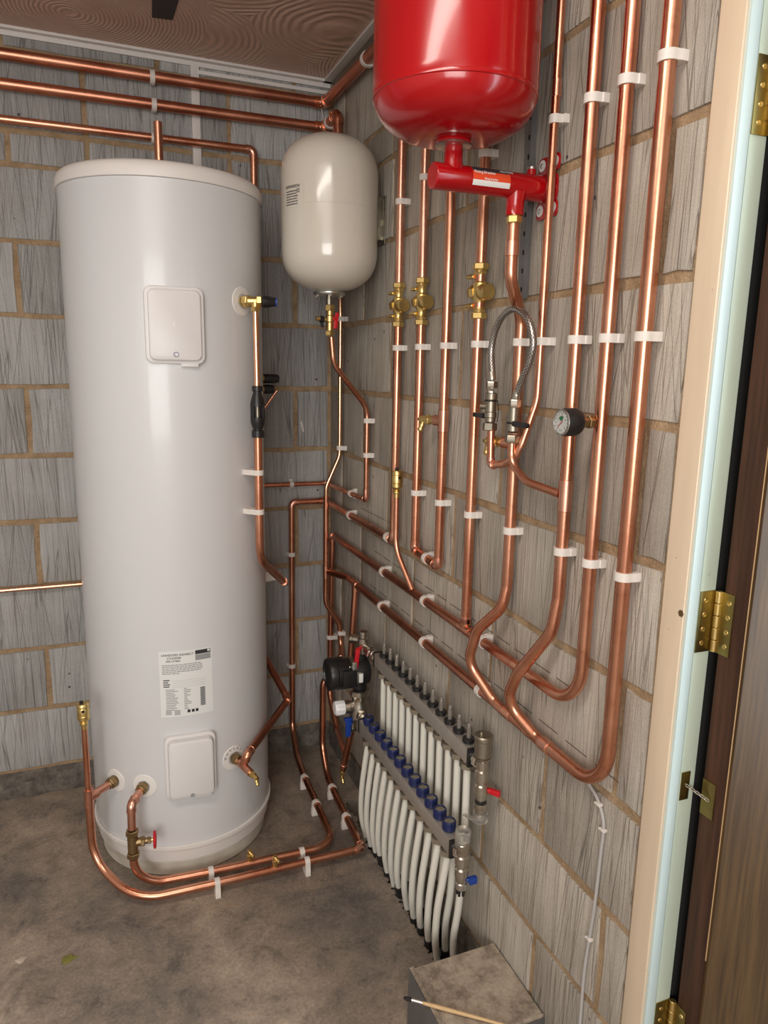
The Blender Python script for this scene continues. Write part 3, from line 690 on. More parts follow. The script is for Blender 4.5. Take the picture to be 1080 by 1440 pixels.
def cover(az, z, wd, ht, upper):
    d = cyl_dir(az); x = V((-d.y, d.x, 0)); o = V((CX, CY, z))+d*(CR-.014)
    g = G(); g.prism(rrect(wd, ht, .020, 6), o, x, (0, 0, 1), d, .022 if upper else .024, .004)
    c = part('cover_frame', g, 'cover_white', cy)
    g = G(); g.prism(rrect(wd-.018, ht-.018, .016, 6), o+d*.020, x, (0, 0, 1), d, .012 if upper else .026, .005 if upper else .009)
    c2 = part('cover', g, 'cover_white', cy)
    f = o+d*(.0322 if upper else .0462)
    if upper:
        g = G(); g.lathe([(.0055, 0), (.0052, .0015), (.003, .0006), (0, .0006)], f+V((0, 0, -.074)), d, 20); part('screw', g, 'cover_white', c2)
        ring = [f+V((0, 0, -.074))+(x*math.cos(t)+V((0, 0, 1))*math.sin(t))*.0062 for t in [2*math.pi*k/24 for k in range(25)]]
        g = G(); g.tube(ring, .0006, 5, False); part('ring', g, 'blue_lever', c2, label='fine blue ring printed round the screw')
        g = G(); g.lathe([(0, 0), (.006, .0003), (0, .0012)], f+V((0, 0, .002)), d, 14); part('dimple', g, 'cover_white', c2)
    else:
        g = G(); g.lathe([(.0062, 0), (.006, .0012), (.003, .0004), (0, .0004)], f+V((0, 0, -.082)), d, 18); part('screw', g, 'ink_grey', c2)
        g = G(); g.lathe([(0, 0), (.004, .0003), (0, .001)], f+V((0, 0, .0)), d, 14); part('dimple', g, 'cover_white', c2)
    g = G(); g.box(o+d*.014+x*.035+V((0, 0, -ht/2-.003)), (.045, .020, .008), .002, Matrix((x, d, V((0, 0, 1)))).transposed()); part('cable_gland', g, 'cover_white', c)
cover(-91.4, 1.625, .150, .196, True)
cover(-91.4, .372, .146, .200, False)
# rating label: paper, print
AZ0, AZ1, LZ0, LZ1 = -107.4, -76.6, .527, .728
def lab_fn(u, v, off=.0006):   # u,v in metres from the lower left corner of the label
    a = R_(AZ0)+u/CR; tilt = .006
    return V((CX+(CR+off)*math.cos(a), CY+(CR+off)*math.sin(a), LZ0+v))
LW = R_(AZ1-AZ0)*CR; LH = LZ1-LZ0
def patch(u0, v0, u1, v1, off, nu=1, mesh=None):
    g = mesh or G(); o = len(g.v)
    for i in range(nu+1):
        u = u0+(u1-u0)*i/nu; g.v += [lab_fn(u, v0, off), lab_fn(u, v1, off)]
    g.f += [(o+2*i, o+2*i+2, o+2*i+3, o+2*i+1) for i in range(nu)]; return g
lb = part('rating_label', patch(0, 0, LW, LH, .0005, 14), 'label', cy, label='white rating label covered in small black print')
def lt(txt, u, v, size, mat='ink', bold=0):
    g = text_geo(txt, size, lambda a, b_: lab_fn(u+a, v+b_, .0009), bold); part('print', g, mat, lb, flat=True)
lt('UNVENTED INDIRECT', .007, LH-.015, .0090, bold=.0001); lt('CYLINDER', .022, LH-.024, .0085, bold=.0001); lt('300 LITRES', .019, LH-.033, .0085, bold=.0001)
part('print', patch(LW-.048, LH-.016, LW-.004, LH-.004, .0009, 4), 'ink', lb, flat=True)
part('print', patch(LW-.048, LH-.034, LW-.004, LH-.0175, .0009, 4), 'ink_grey', lb, flat=True)
part('print', patch(LW-.013, LH-.012, LW-.006, LH-.005, .0011, 1), 'label', lb, flat=True)
g = G(); gg = G(); rl = random.Random(3)
for i in range(6):
    v = LH-.043-i*.0052; u = .008
    while u < (.116 if i < 5 else .05):
        wd = rl.uniform(.004, .012); patch(u, v, min(u+wd, .12), v+.0024, .0009, 1, gg); u += wd+.0016
for i in range(4):
    patch(.010, .112-i*.0065, .010+rl.uniform(.012, .02), .1150-i*.0065, .0009, 1, g)
for i in range(4): patch(.034, .1105-i*.0065, .128, .1110-i*.0065, .0009, 6, gg)
for i in range(13):
    v = .083-i*.0052; patch(.016, v, .016+rl.uniform(.02, .036), v+.0022, .0009, 2, gg); patch(.066, v+.001, .066+rl.uniform(.008, .02), v+.0032, .0009, 1, gg)
for i in range(4): patch(.014, .020-i*.004, .030, .0225-i*.004, .0009, 1, gg); patch(.038, .018-i*.004, .054, .0205-i*.004, .0009, 1, gg)
for i in range(17):
    v = .026+i*.0034; patch(.112, v, .126, v+.0022, .0009, 2, g)
for u in (.074, .086, .097): g2 = patch(u, .010, u+.008, .019, .0009, 1, g)
part('print', g, 'ink', lb, flat=True); part('print', gg, 'ink_grey', lb, flat=True)
# port collars
for az, z, rd in ((-140.6, .305, .036), (-119.7, .308, .037), (-63.7, .353, .039), (-48.8, 1.700, .040)):
    d = cyl_dir(az); g = G(); o = V((CX, CY, z))+d*(CR-.003)
    # collar follows the curved body: ring of quads projected on the cylinder
    x = V((-d.y, d.x, 0)); n = 32; rr_ = (rd, rd-.002, rd*.5)
    for j, rq in enumerate(rr_):
        for k in range(n):
            t = 2*math.pi*k/n; hx = rq*math.cos(t); a = R_(az)+hx/CR; off = (.0004, .0022, .0028)[j]
            g.v.append(V((CX+(CR+off)*math.cos(a), CY+(CR+off)*math.sin(a), z+rq*math.sin(t))))
    g.f += [(j*n+k, j*n+(k+1) % n, (j+1)*n+(k+1) % n, (j+1)*n+k) for j in range(2) for k in range(n)]
    col = part('port_collar', g, 'disc_white', cy, label='round white plastic collar'+(' printed OUTLET' if rd == .039 else ''))
    if rd == .039:
        s = 'OUTLET'
        for i, ch in enumerate(s):
            th = R_(165-i*26); rq = .0265
            def fn(a_, b_, th=th, rq=rq):
                px = rq*math.cos(th)+a_*math.sin(th)+b_*math.cos(th); pz = rq*math.sin(th)-a_*math.cos(th)+b_*math.sin(th)
                aa = R_(az)+px/CR; return V((CX+(CR+.0032)*math.cos(aa), CY+(CR+.0032)*math.sin(aa), z+pz))
            part('letter', text_geo(ch, .010, fn, .0002, True), 'ink', col, flat=True)
    g = G(); g.cyl(V((CX, CY, z))+d*(CR-.004), d, .0125, .010, 18); g.hex(V((CX, CY, z))+d*(CR+.004), d, .0175, .020); g.cyl(V((CX, CY, z))+d*(CR+.024), d, .0145, .006, 18, .001)
    part('port_nut', g, 'brass_dark' if z < 1 else 'brass', cy)

# ---- expansion valve (blue top), tundish
v1 = thing('relief_valve', 'brass relief valve with black and blue cap on the cylinder right side', 'valve', (-.404, -.598, 1.70))
g = G(); g.cyl((-.424, -.590, 1.70), (1, -.25, 0), .013, .045, 20, .002); g.hex((-.400, -.597, 1.70), (1, -.25, 0), .0165, .014); g.cyl((-.404, -.598, 1.676), (0, 0, 1), .0105, .026, 18); g.hex((-.404, -.598, 1.672), (0, 0, 1), .0135, .013); part('body', g, 'brass', v1)
g = G(); g.lathe([(.0125, 0), (.016, .004), (.016, .020), (.013, .030), (.0125, .038)], (-.388, -.600, 1.70), (1, -.1, 0), 20); kb = part('cap', g, 'black', v1)
g = G(); g.lathe([(.0125, 0), (.0128, .004), (0, .0045)], (-.350, -.604, 1.70), (1, -.1, 0), 20); part('cap_end', g, 'blue_lever', kb)
td = thing('tundish', 'black plastic tundish with side openings on the cylinder side pipe', 'tundish', (-.402, -.598, 1.33))
g = G()
g.lathe([(.0095, 0), (.0175, .001), (.0175, .020), (.014, .022), (.014, .026), (.019, .038), (.0205, .052), (.0205, .058)], (-.402, -.598, 1.325), (0, 0, 1), 24)
for k in range(4):
    a = R_(45+90*k); g.box((-.402+.0185*math.cos(a), -.598+.0185*math.sin(a), 1.40), (.007, .007, .042), .001, Matrix.Rotation(a, 3, 'Z'))
g.lathe([(.0205, 0), (.0205, .006), (.018, .020), (.012, .038), (.012, .042), (.015, .043), (.015, .057), (.0095, .058)], (-.402, -.598, 1.413), (0, 0, 1), 24)
part('body', g, 'black', td)
g = G(); g.cyl((-.402, -.598, 1.378), (0, 0, 1), .006, .045, 14); part('nozzle', g, 'nickel_dull', td)
for i, (x0, z0, ln) in enumerate(((-.338, 1.486, .078), (-.338, 1.452, .062))):
    t = thing('relief_valve', ('upper' if i == 0 else 'lower')+' black capped valve behind the cylinder right edge', 'valve', (x0, -.31, z0))
    g = G(); g.cyl((x0-.02, -.30, z0), (1, 0, 0), .013, .045, 18, .002); part('body', g, 'brass_dark', t)
    g = G(); g.lathe([(.012, 0), (.015, .004), (.015, ln-.040), (.012, ln-.028)], (x0+.018, -.30, z0), (1, 0, 0), 18); part('cap', g, 'black', t)
pipe('copper_pipe', 'very thin copper pipe slanting from the hidden valve behind the cylinder', [(-.276, -.305, 1.448), (-.325, -.31, 1.385)], .0048, .03, 'copper_pink')

def drain_cock(p, d, label, sc=1, parent=None, dn=(0, 0, -1)):
    t = thing('drain_cock', label, 'drain tap', p); d = V(d).normalized(); p = V(p); dn = V(dn).normalized()
    g = G(); g.cyl(p, d, .0085*sc, .014*sc, 16, .001); g.hex(p+d*.012*sc, d, .0105*sc, .010*sc); g.cyl(p+d*.022*sc, d, .0075*sc, .014*sc, 16, .001); part('body', g, 'brass', t)
    g = G(); q = p+d*.028*sc
    g.lathe([(.0055*sc, 0), (.0065*sc, .006*sc), (.005*sc, .008*sc), (.0065*sc, .014*sc), (.005*sc, .016*sc), (.0065*sc, .022*sc), (.0045*sc, .026*sc)], q, dn, 14); part('hose_tail', g, 'brass', t)
    g = G(); g.box(p+d*.040*sc, (.006*sc, .006*sc, .006*sc), .0008); part('square_spindle', g, 'brass_dark', t)
    return t
drain_cock(cyl_pt(-63.7, .078, .337), (.50, -.85, -.25), 'brass drain tap on the outlet of the cylinder', 1, dn=(.2, -.3, -1))
drain_cock((-.466, -.694, .050), (0, 0, 1), 'brass drain tap on the inner floor pipe', .95, dn=(.3, -1, .0))
drain_cock((-.400, -.745, .050), (0, 0, 1), 'brass drain tap on the outer floor pipe', .95, dn=(.3, -1, .0))
drain_cock((-.034, -.990, 1.400), (-.45, .9, 0), 'brass drain tap on the upright left of the largest valve pipe', 1.25, dn=(-.2, .35, -1))
drain_cock((-.034, -1.328, 1.378), (-.45, .9, 0), 'brass drain tap between the two filling loop valves', 1.2, dn=(-.2, .2, -1))
drain_cock((-.092, -.458, .150), (-.1, -.1, -1), 'brass drain tap at the foot of the copper tail under the pump', 1, dn=(.1, -.3, -1))

# gate valve with red wheel
gv = thing('gate_valve', 'brass gate valve with a red handwheel in front of the cylinder', 'valve', (-.797, -.677, .18))
g = G(); g.cyl((-.797, -.677, .150), (0, 0, 1), .0145, .062, 20, .003)
for z in (.134, .206): g.hex((-.797, -.677, z), (0, 0, 1), .0185, .016)
g.cyl((-.797, -.677, .181), (1, -.1, 0), .012, .026, 18, .002); g.hex((-.775, -.679, .181), (1, -.1, 0), .0145, .011); g.cyl((-.765, -.680, .181), (1, -.1, 0), .0085, .012, 16, .001); g.hex((-.756, -.681, .181), (1, -.1, 0), .0105, .009); part('body', g, 'brass_dark', gv)
g = G(); g.cyl((-.750, -.682, .181), (1, -.1, 0), .0045, .014, 12); part('spindle', g, 'brass', gv)
g = G(); c = V((-.737, -.683, .181)); n_ = V((1, -.1, 0)).normalized(); x, y, z = basis(n_)
g.tube([c+(x*math.cos(t)+y*math.sin(t))*.021 for t in [2*math.pi*k/26 for k in range(27)]], .0042, 8, False)
for k in range(4): a = math.pi/2*k+.3; g.tube([c, c+(x*math.cos(a)+y*math.sin(a))*.02], .003, 7)
g.cyl(c-n_*.004, n_, .007, .009, 14); part('handwheel', g, 'red_plastic', gv)

# brass automatic air vents
def air_vent(p, label, sc=1):
    t = thing('air_vent', label, 'air vent', p)
    g = G(); g.lathe([(.006, 0), (.0085, .001), (.0085, .010), (.0115, .012), (.0115, .016), (.009, .018), (.012, .022), (.0165, .026), (.0165, .034), (.0155, .035), (.0165, .036), (.0165, .050), (.0150, .054), (.0165, .055), (.0165, .061), (.014, .064), (0, .0645)], p, (0, 0, 1), 28)
    for q in g.v: q.z = p[2]+(q.z-p[2])*1.22
    part('body', g, 'brass', t)
    p = V(p)+V((0, 0, .0140)); g = G(); g.lathe([(.005, 0), (.0052, .007), (.004, .008), (0, .008)], p+V((-.003, -.003, .0640)), (0, 0, 1), 14); part('cap', g, 'black', t)
    g = G(); g.cyl(p+V((0, -.0155, .046)), (0, -1, 0), .004, .003, 12); part('outlet', g, 'black', t)
    return t
air_vent((-.907, -.60, .515), 'brass automatic air vent on the copper riser left of the cylinder')
air_vent((-.052, -.795, 1.168), 'brass automatic air vent on the thin pipe below the leftmost brass valve')
pipe('copper_pipe', 'thin copper pipe under the small brass air vent, curving into the middle run', [(-.052, -.795, 1.175), (-.052, -.797, 1.02), (-.026, -.862, .915)], r15, .12, 'copper')

# brass commissioning valves with test points
def comm_valve(y, zc, sc, label):
    p = V((XC, y, zc)); t = thing('balancing_valve', label, 'valve', p, 'brass balancing valves'); h = .118
    for zz in (-h/2, h/2-.013):
        g = G(); g.hex(p+V((0, 0, zz)), (0, 0, 1), .0180, .014); part('compression_nut', g, 'brass', t)
    g = G(); g.lathe([(.0125, -h/2+.012), (.0145, -.040), (.0115, -.034), (.0115, -.024), (.0150, -.018), (.0160, 0), (.0150, .018), (.0110, .022), (.0110, .034), (.0145, .040), (.0125, h/2-.012)], p, (0, 0, 1), 24); part('body', g, 'brass', t)
    ax = V((.10, -1, 0)).normalized()
    g = G(); g.lathe([(.012, 0), (.0165, .006), (.0185, .012), (.0185, .030), (.0165, .034), (0, .036)], p+V((-.002, -.004, -.003)), ax, 26); part('dome', g, 'brass', t)
    g = G(); g.hex(p-ax*.004+V((-.004, 0, 0)), -ax, .0165, .020); g.cyl(p-ax*.022+V((-.004, 0, 0)), -ax, .0095, .010, 18, .001); part('bonnet', g, 'brass', t)
    g = G(); g.lathe([(.0035, 0), (.0035, .008), (.001, .016)], p-ax*.031+V((-.004, 0, 0)), -ax, 10); part('pointer', g, 'black', t)
    for dz in (-.030, .032):
        q = p+V((-.012, .006, dz)); g = G(); g.cyl(q, (-.35, 1, 0), .0052, .016, 14, .001); g.cyl(q+V((-.35, 1, 0)).normalized()*.015, (-.35, 1, 0), .0038, .008, 12, .001); part('test_point', g, 'brass', t)
comm_valve(PY[9], 1.700, 1, 'leftmost brass balancing valve on the right wall uprights')
comm_valve(PY[8], 1.698, 1, 'middle brass balancing valve, second from the left')
comm_valve(PY[6], 1.697, 1, 'rightmost and largest looking brass balancing valve, left of the hose loop')

# ================================================================== EXPANSION VESSELS
ev = thing('expansion_vessel', 'cream expansion vessel hanging in the corner beside the cylinder', 'expansion vessel', (-.165, -.514, 1.74))
EC = (-.165, -.514, 0); r = .1405
def dome(r, z0, z1, k0, k1, n=12, p=2.4):
    """superellipse ended shell from z0 (bottom) to z1 (top) with end depths k0, k1"""
    pr = [(0, z0)]
    for i in range(1, n+1):
        a = math.pi/2*i/n; pr.append((r*math.sin(a)**(2/p), z0+k0*(1-math.cos(a)**(2/p))))
    for i in range(n, 0, -1):
        a = math.pi/2*i/n; pr.append((r*math.sin(a)**(2/p), z1-k1*(1-math.cos(a)**(2/p))))
    pr.append((0, z1)); return pr
g = G(); g.lathe(dome(r, 1.745, 2.172, .115, .115), EC, n=72); part('shell', g, 'cream', ev, ang=.9)
g = G(); g.lathe([(r-.001, 0), (r+.0008, .001), (r+.0008, .004), (r-.001, .005)], (EC[0], EC[1], 1.965), n=72); part('weld_seam', g, 'cream', ev)
g = G(); g.lathe([(.020, .0), (.045, .0), (.047, .003), (.047, .007), (.036, .012), (.032, .018)], (EC[0], EC[1], 1.735), n=32); fg = part('flange', g, 'zinc', ev)
for k in range(6):
    a = math.pi/3*k+.35; g = G(); g.hex((EC[0]+.039*math.cos(a), EC[1]+.039*math.sin(a), 1.729), (0, 0, 1), .0055, .006); part('bolt', g, 'zinc', fg)
g = G(); g.cyl((EC[0], EC[1], 1.700), (0, 0, 1), .0095, .036, 18, .001); part('neck', g, 'nickel_dull', ev)
g = G(); g.box((-.014, -.514, 1.96), (.022, .030, .12), .002); g.box((-.010, -.541, 1.985), (.003, .010, .05), .001); g.box((-.010, -.541, 1.925), (.003, .010, .03), .001); g.box((-.003, -.520, 1.955), (.004, .052, .135), .0015); part('wall_bracket', g, 'nickel_dull', ev)
def ev_fn(az0, z0, off=.0008, rr_=.1405, c=EC):
    return lambda u, v: V((c[0]+(rr_+off)*math.cos(R_(az0)+u/rr_), c[1]+(rr_+off)*math.sin(R_(az0)+u/rr_), z0+v))
f = ev_fn(-167, 1.958); g = G()
for i in range(13):
    u = .070*i/12; g.v += [f(u, 0), f(u, .066)]
g.f = [(2*i, 2*i+2, 2*i+3, 2*i+1) for i in range(12)]; el = part('label', g, 'cream', ev, label='printed data panel on the left of the vessel')
part('print', text_geo('EXPANSION', .0105, ev_fn(-166, 2.008, .0012), .0003), 'ink', el, flat=True)
g = G(); rl = random.Random(5); f = ev_fn(-166, 1.958, .0012)
for i in range(6):
    u = .002
    while u < .046: wd = rl.uniform(.003, .007); g.add([f(u, .040-i*.0068), f(u+wd, .040-i*.0068), f(u+wd, .0430-i*.0068), f(u, .0430-i*.0068)], [(0, 1, 2, 3)]); u += wd+.0015
for i in range(4): g.add([f(.046, .045-i*.003), f(.057, .045-i*.003), f(.057, .0465-i*.003), f(.046, .0465-i*.003)], [(0, 1, 2, 3)])
part('print', g, 'ink', el, flat=True)

sv = thing('service_valve', 'brass valve with red lever and black side knob below the cream vessel', 'valve', (-.165, -.514, 1.66))
g = G(); X0, Y0 = -.163, -.514
g.hex((X0, Y0, 1.690), (0, 0, 1), .0150, .018); g.cyl((X0, Y0, 1.632), (0, 0, 1), .0105, .06, 20, .001); g.cyl((X0, Y0, 1.656), (0, 0, 1), .0135, .022, 20, .003); g.hex((X0, Y0, 1.618), (0, 0, 1), .0145, .016); part('body', g, 'brass', sv)
g = G(); g.cyl((X0-.006, Y0, 1.665), (-1, -.0, 0), .006, .014, 14); g.cyl((X0-.030, Y0-.002, 1.667), (-1, 0, 0), .0065, .014, 14, .001); part('drain_outlet', g, 'brass', sv)
g = G(); g.lathe([(.008, 0), (.010, .002), (.010, .012), (.008, .014)], (X0-.018, Y0, 1.665), (-1, 0, 0), 16); g.box((X0-.024, Y0, 1.652), (.007, .008, .02), .001); part('knob', g, 'black', sv)
g = G(); g.box((X0+.016, Y0-.012, 1.662), (.012, .007, .048), .003, Matrix.Rotation(R_(8), 3, 'Y')); g.cyl((X0+.012, Y0-.004, 1.668), (.3, -1, 0), .006, .012, 12); part('lever', g, 'red_plastic', sv)

rv = thing('expansion_vessel', 'large glossy red expansion vessel hanging from the red wall bracket', 'expansion vessel', (-.205, -1.386, 1.94))
RC = (-.205, -1.386, 0); rr = .146
g = G()
pr = [(0, 1.929), (.030, 1.930)]
for i in range(1, 13):
    a = math.pi/2*i/12; pr.append((.030+(rr-.030)*math.sin(a)**.80, 1.930+.075*(1-math.cos(a)**.95)))
pr += [(rr, 2.01), (rr, 2.36)]
for i in range(1, 11): a = math.pi/2*i/10; pr.append((rr*math.cos(a)**.8, 2.36+.11*math.sin(a)**.9))
pr[-1] = (0, 2.47)
g.lathe(pr, RC, n=96); part('shell', g, 'red', rv, ang=.9)
g = G(); g.lathe([(rr-.003, 0), (rr+.0003, .002), (rr+.0005, .005), (rr-.001, .010)], (RC[0], RC[1], 1.990), n=96); part('rolled_seam', g, 'red', rv)
g = G(); g.lathe([(.031, 0), (.032, .002), (.030, .010), (.026, .012)], (RC[0], RC[1], 1.924), n=32); part('socket', g, 'red', rv)
g = G(); g.lathe([(.012, 0), (.032, .0005), (.0335, .0015), (.033, .004), (.026, .005)], (RC[0], RC[1], 1.919), n=40); part('washer', g, 'zinc', rv)

rb = thing('vessel_bracket', 'red tubular wall bracket arm carrying the red vessel', 'bracket', (-.004, -1.39, 1.867))
AY, AZ = -1.388, 1.867
g = G(); g.lathe([(0, 0), (.0215, .0005), (.023, .002), (.023, .180), (.0235, .19), (.024, .243)], (-.246, AY, AZ), (1, 0, 0), 36); part('arm', g, 'red', rb)
g = G(); g.lathe([(.021, 0), (.0172, .014), (.0168, .038), (.0155, .041)], (-.205, AY, AZ+.012), (0, 0, 1), 24); part('vessel_socket', g, 'red', rb)
g = G(); g.lathe([(.022, 0), (.0172, .018), (.0170, .038), (.0178, .041)], (-.072, AY, AZ-.012), (0, 0, -1), 24); part('pipe_socket', g, 'red', rb)
g = G(); g.cyl((-.040, AY, AZ+.018), (0, 0, 1), .009, .014, 18, .001); part('plug_boss', g, 'red', rb); g = G(); g.cyl((-.040, AY, AZ+.031), (0, 0, 1), .0085, .006, 18, .001); part('plug', g, 'zinc', rb)
g = G(); g.hex((-.072, AY, 1.800), (0, 0, 1), .0150, .014); g.cyl((-.072, AY, 1.812), (0, 0, 1), .0128, .010, 18, .001); part('brass_nut', g, 'brass', rb)
g = G(); pl = [(.048, .056), (.030, .060), (.010, .034), (-.010, .034), (-.030, .060), (-.048, .056), (-.048, .034), (-.024, .008), (-.024, -.008), (-.048, -.034), (-.048, -.058), (-.030, -.058), (-.010, -.030), (.010, -.030), (.030, -.058), (.048, -.058), (.048, -.034), (.024, -.008), (.024, .008), (.048, .034)]
g = G()
for y_, z_ in ((.016, .045), (.016, -.037), (-.020, .045), (-.020, -.037)):
    g.prism([(a_*1.0, b_) for a_, b_ in rrect(.032, .030, .008)], (-.0006, AY+y_, AZ+z_), (0, 1, 0), (0, 0, 1), (-1, 0, 0), .0035, .0006)
g.prism(rrect(.064, .060, .02), (-.0006, AY-.002, AZ), (0, 1, 0), (0, 0, 1), (-1, 0, 0), .004, .0006); pt = part('wall_plate', g, 'red', rb)
for y_, z_ in ((.018, .046), (.018, -.036), (-.024, .046), (-.024, -.036)):
    g = G(); g.lathe([(.0105, 0), (.0105, .0012), (.004, .0012)], (-.0045, AY+y_, AZ+z_), WN, 22); w_ = part('washer', g, 'dial', pt)
    
    g = G(); g.hex((-.0055, AY+y_, AZ+z_), WN, .0048, .003); part('screw', g, 'zinc', rb)
# sticker on the arm
def arm_fn(x0, a0, off=.0007):
    return lambda u, v: V((x0+u, AY-(.023+off)*math.cos(a0+v/.023), AZ+(.023+off)*math.sin(a0+v/.023)))
def arm_patch(x0, x1, a0, a1, mat, off, par=None):
    g = G(); n = 8
    for i in range(n+1):
        a = a0+(a1-a0)*i/n
        for x_ in (x0, x1): g.v.append(V((x_, AY-(.023+off)*math.cos(a), AZ+(.023+off)*math.sin(a))))
    g.f = [(2*i, 2*i+1, 2*i+3, 2*i+2) for i in range(n)]; return part('sticker' if par is None else 'print', g, mat, par or rb, flat=False)
st = arm_patch(-.175, -.098, -.55, 1.0, 'orange', .0004)
arm_patch(-.175, -.098, .55, 1.0, 'ink', .0007, st); arm_patch(-.175, -.098, -.55, -.14, 'label', .0007, st)
for t_, x_, a_, s_, mt in (('Fixing Bracket', -.172, .36, .0075, 'label'), ('4512', -.172, .16, .006, 'label'), ('fixing bracket', -.152, -.08, .005, 'label'), ('HEATING', -.118, .66, .0065, 'label'), ('Code', -.150, -.40, .0045, 'ink_grey')):
    if t_ == '4512': continue
    if t_ == 'Code': continue
    part('print', text_geo(t_, s_, arm_fn(x_, a_, .0011), .0001), mt, st, flat=True)

# perforated steel channel
ch = thing('wall_channel', 'perforated grey steel strip upright behind the red bracket', 'channel', (-.004, -1.32, 1.66))
g = G(); g.box((-.0030, -1.320, 2.085), (.004, .034, .83), .0006); g.box((-.0075, -1.3365, 2.085), (.012, .002, .83)); part('strip', g, 'zinc_dark_and_shade', ch)
for i in range(22):
    g = G(); g.prism(rrect(.006, .010, .0028), (-.0049, -1.318, 1.69+i*.036), (0, 1, 0), (0, 0, 1), (-1, 0, 0), .0005); part('slot', g, 'gap_shade', ch)  # dark inlays painted as the shade inside the punched holes

# ================================================================== FILLING LOOP AND GAUGE
fp = thing('filling_loop', 'braided steel filling loop hose arched over two isolating valves', 'hose', (-.060, -1.36, 1.40))
LX, LY, RX, RY = -.060, -1.312, -.060, -1.403
hp = spline([(LX, LY, 1.520), (LX, -1.303, 1.565), (LX, -1.316, 1.606), (LX-.002, -1.350, 1.635), (LX-.004, -1.395, 1.643), (LX-.004, -1.440, 1.624), (LX-.003, -1.463, 1.583), (LX-.002, -1.452, 1.540), (RX, -1.425, 1.508), (RX, -1.411, 1.480)], 10)
g = G(); g.tube(hp, .0068, 18); part('hose', g, 'braid', fp)
g = G(); g.lathe([(.0078, 0), (.0082, .002), (.0082, .016), (.0075, .018)], (LX, LY, 1.506), (0, .15, 1), 18); g.hex((LX, LY, 1.490), (0, 0, 1), .0125, .014); g.box((LX, LY, 1.482), (.034, .010, .006), .002, Matrix.Rotation(R_(55), 3, 'Z')); part('hose_nut', g, 'nickel', fp)
g = G(); g.lathe([(.0078, 0), (.0082, .002), (.0082, .016), (.0075, .018)], (RX, -1.408, 1.470), (0, -.2, 1), 18); g.hex((RX, RY-.003, 1.455), (0, 0, 1), .0120, .016); part('hose_nut', g, 'nickel', fp)
va = thing('isolating_valve', 'nickel check and isolating valve under the left end of the hose, lever left', 'valve', (LX, LY, 1.40))
g = G(); g.cyl((LX, LY, 1.465), (0, 0, 1), .0125, .016, 20, .002); g.cyl((LX, LY, 1.418), (0, 0, 1), .0112, .050, 20, .003); g.cyl((LX, LY, 1.425), (0, 0, 1), .0128, .020, 20, .005); g.hex((LX, LY, 1.402), (0, 0, 1), .0155, .016); g.cyl((LX-.008, LY+.004, 1.452), (-.6, .8, 0), .0055, .014, 14, .001); part('body', g, 'nickel_dull', va)
g = G(); ring = [V((LX+.0135*math.cos(t), LY+.0135*math.sin(t), 1.464)) for t in [2*math.pi*k/20 for k in range(21)]]; g.tube(ring, .0014, 6, False); g.tube(spline([(LX+.013, LY-.004, 1.464), (LX+.014, LY-.008, 1.44), (LX+.012, LY-.008, 1.42)], 6), .0012, 6); part('retaining_strap', g, 'black', va)
g = G(); g.box((LX-.008, LY+.035, 1.432), (.009, .042, .010), .003); g.cyl((LX-.004, LY+.014, 1.432), (-.2, 1, 0), .006, .010, 12); part('lever', g, 'black', va)
vb = thing('isolating_valve', 'nickel isolating valve under the right end of the hose, lever right', 'valve', (RX, RY, 1.40))
g = G(); g.cyl((RX, RY, 1.425), (0, 0, 1), .0105, .032, 20, .002); g.cyl((RX, RY, 1.405), (0, 0, 1), .0128, .022, 20, .004); g.hex((RX, RY, 1.385), (0, 0, 1), .0150, .016); part('body', g, 'nickel_dull', vb)
g = G(); ring = [V((RX+.0125*math.cos(t), RY+.0125*math.sin(t), 1.425)) for t in [2*math.pi*k/20 for k in range(21)]]; g.tube(ring, .0014, 6, False); g.tube(spline([(RX+.01, RY-.012, 1.385), (RX+.014, RY-.022, 1.36), (RX+.012, RY-.024, 1.335)], 6), .0014, 6); part('retaining_strap', g, 'black', vb)
g = G(); g.box((RX-.006, RY-.040, 1.424), (.009, .046, .010), .003); g.cyl((RX-.004, RY-.010, 1.424), (-.1, -1, 0), .006, .012, 12); part('lever', g, 'black', vb)
pipe('copper_pipe', 'thin copper pipe from the right filling valve curving down into the gauge upright', [(RX, RY, 1.388), (RX, RY, 1.345), (-.058, -1.46, 1.315), (-.030, -1.530, 1.302)], r15, [.04, .06], 'copper')

pg = thing('pressure_gauge', 'round black pressure gauge with white dial facing left', 'gauge', (-.07, PY[2], 1.442)); GZ = 1.4425; GY = -1.617
g = G(); g.lathe([(.010, 0), (.020, .004), (.0232, .010), (.0240, .016), (.0240, .032), (.0225, .036)], (-.060, GY, GZ), (-1, 0, 0), 36); part('case', g, 'black', pg)
g = G(); g.lathe([(.0195, 0), (.0218, .002), (.0225, .0)], (-.0955, GY, GZ), (-1, 0, 0), 36)
ring = [V((-.0975, GY+.0215*math.cos(t), GZ+.0212*math.sin(t))) for t in [2*math.pi*k/36 for k in range(37)]]; g = G(); g.tube(ring, .0016, 8, False); part('bezel', g, 'zinc', pg)
g = G(); g.lathe([(.0205, 0), (.0205, .0012)], (-.0956, GY, GZ), (-1, 0, 0), 32); dl = part('dial', g, 'dial', pg)
g = G(); c = V((-.0972, GY, GZ))
for k in range(14):
    a = R_(-45+270*k/13); p0 = c+V((0, math.cos(a), math.sin(a)))*.0155; p1 = c+V((0, math.cos(a), math.sin(a)))*.0180; g.tube([p0, p1], .0004, 4)
part('tick_marks', g, 'ink', dl)
g = G(); g.tube([c+V((0, -.003, .002)), c+V((0, .010, -.008))], .0008, 5); part('needle', g, 'red_plastic', dl)
g = G()
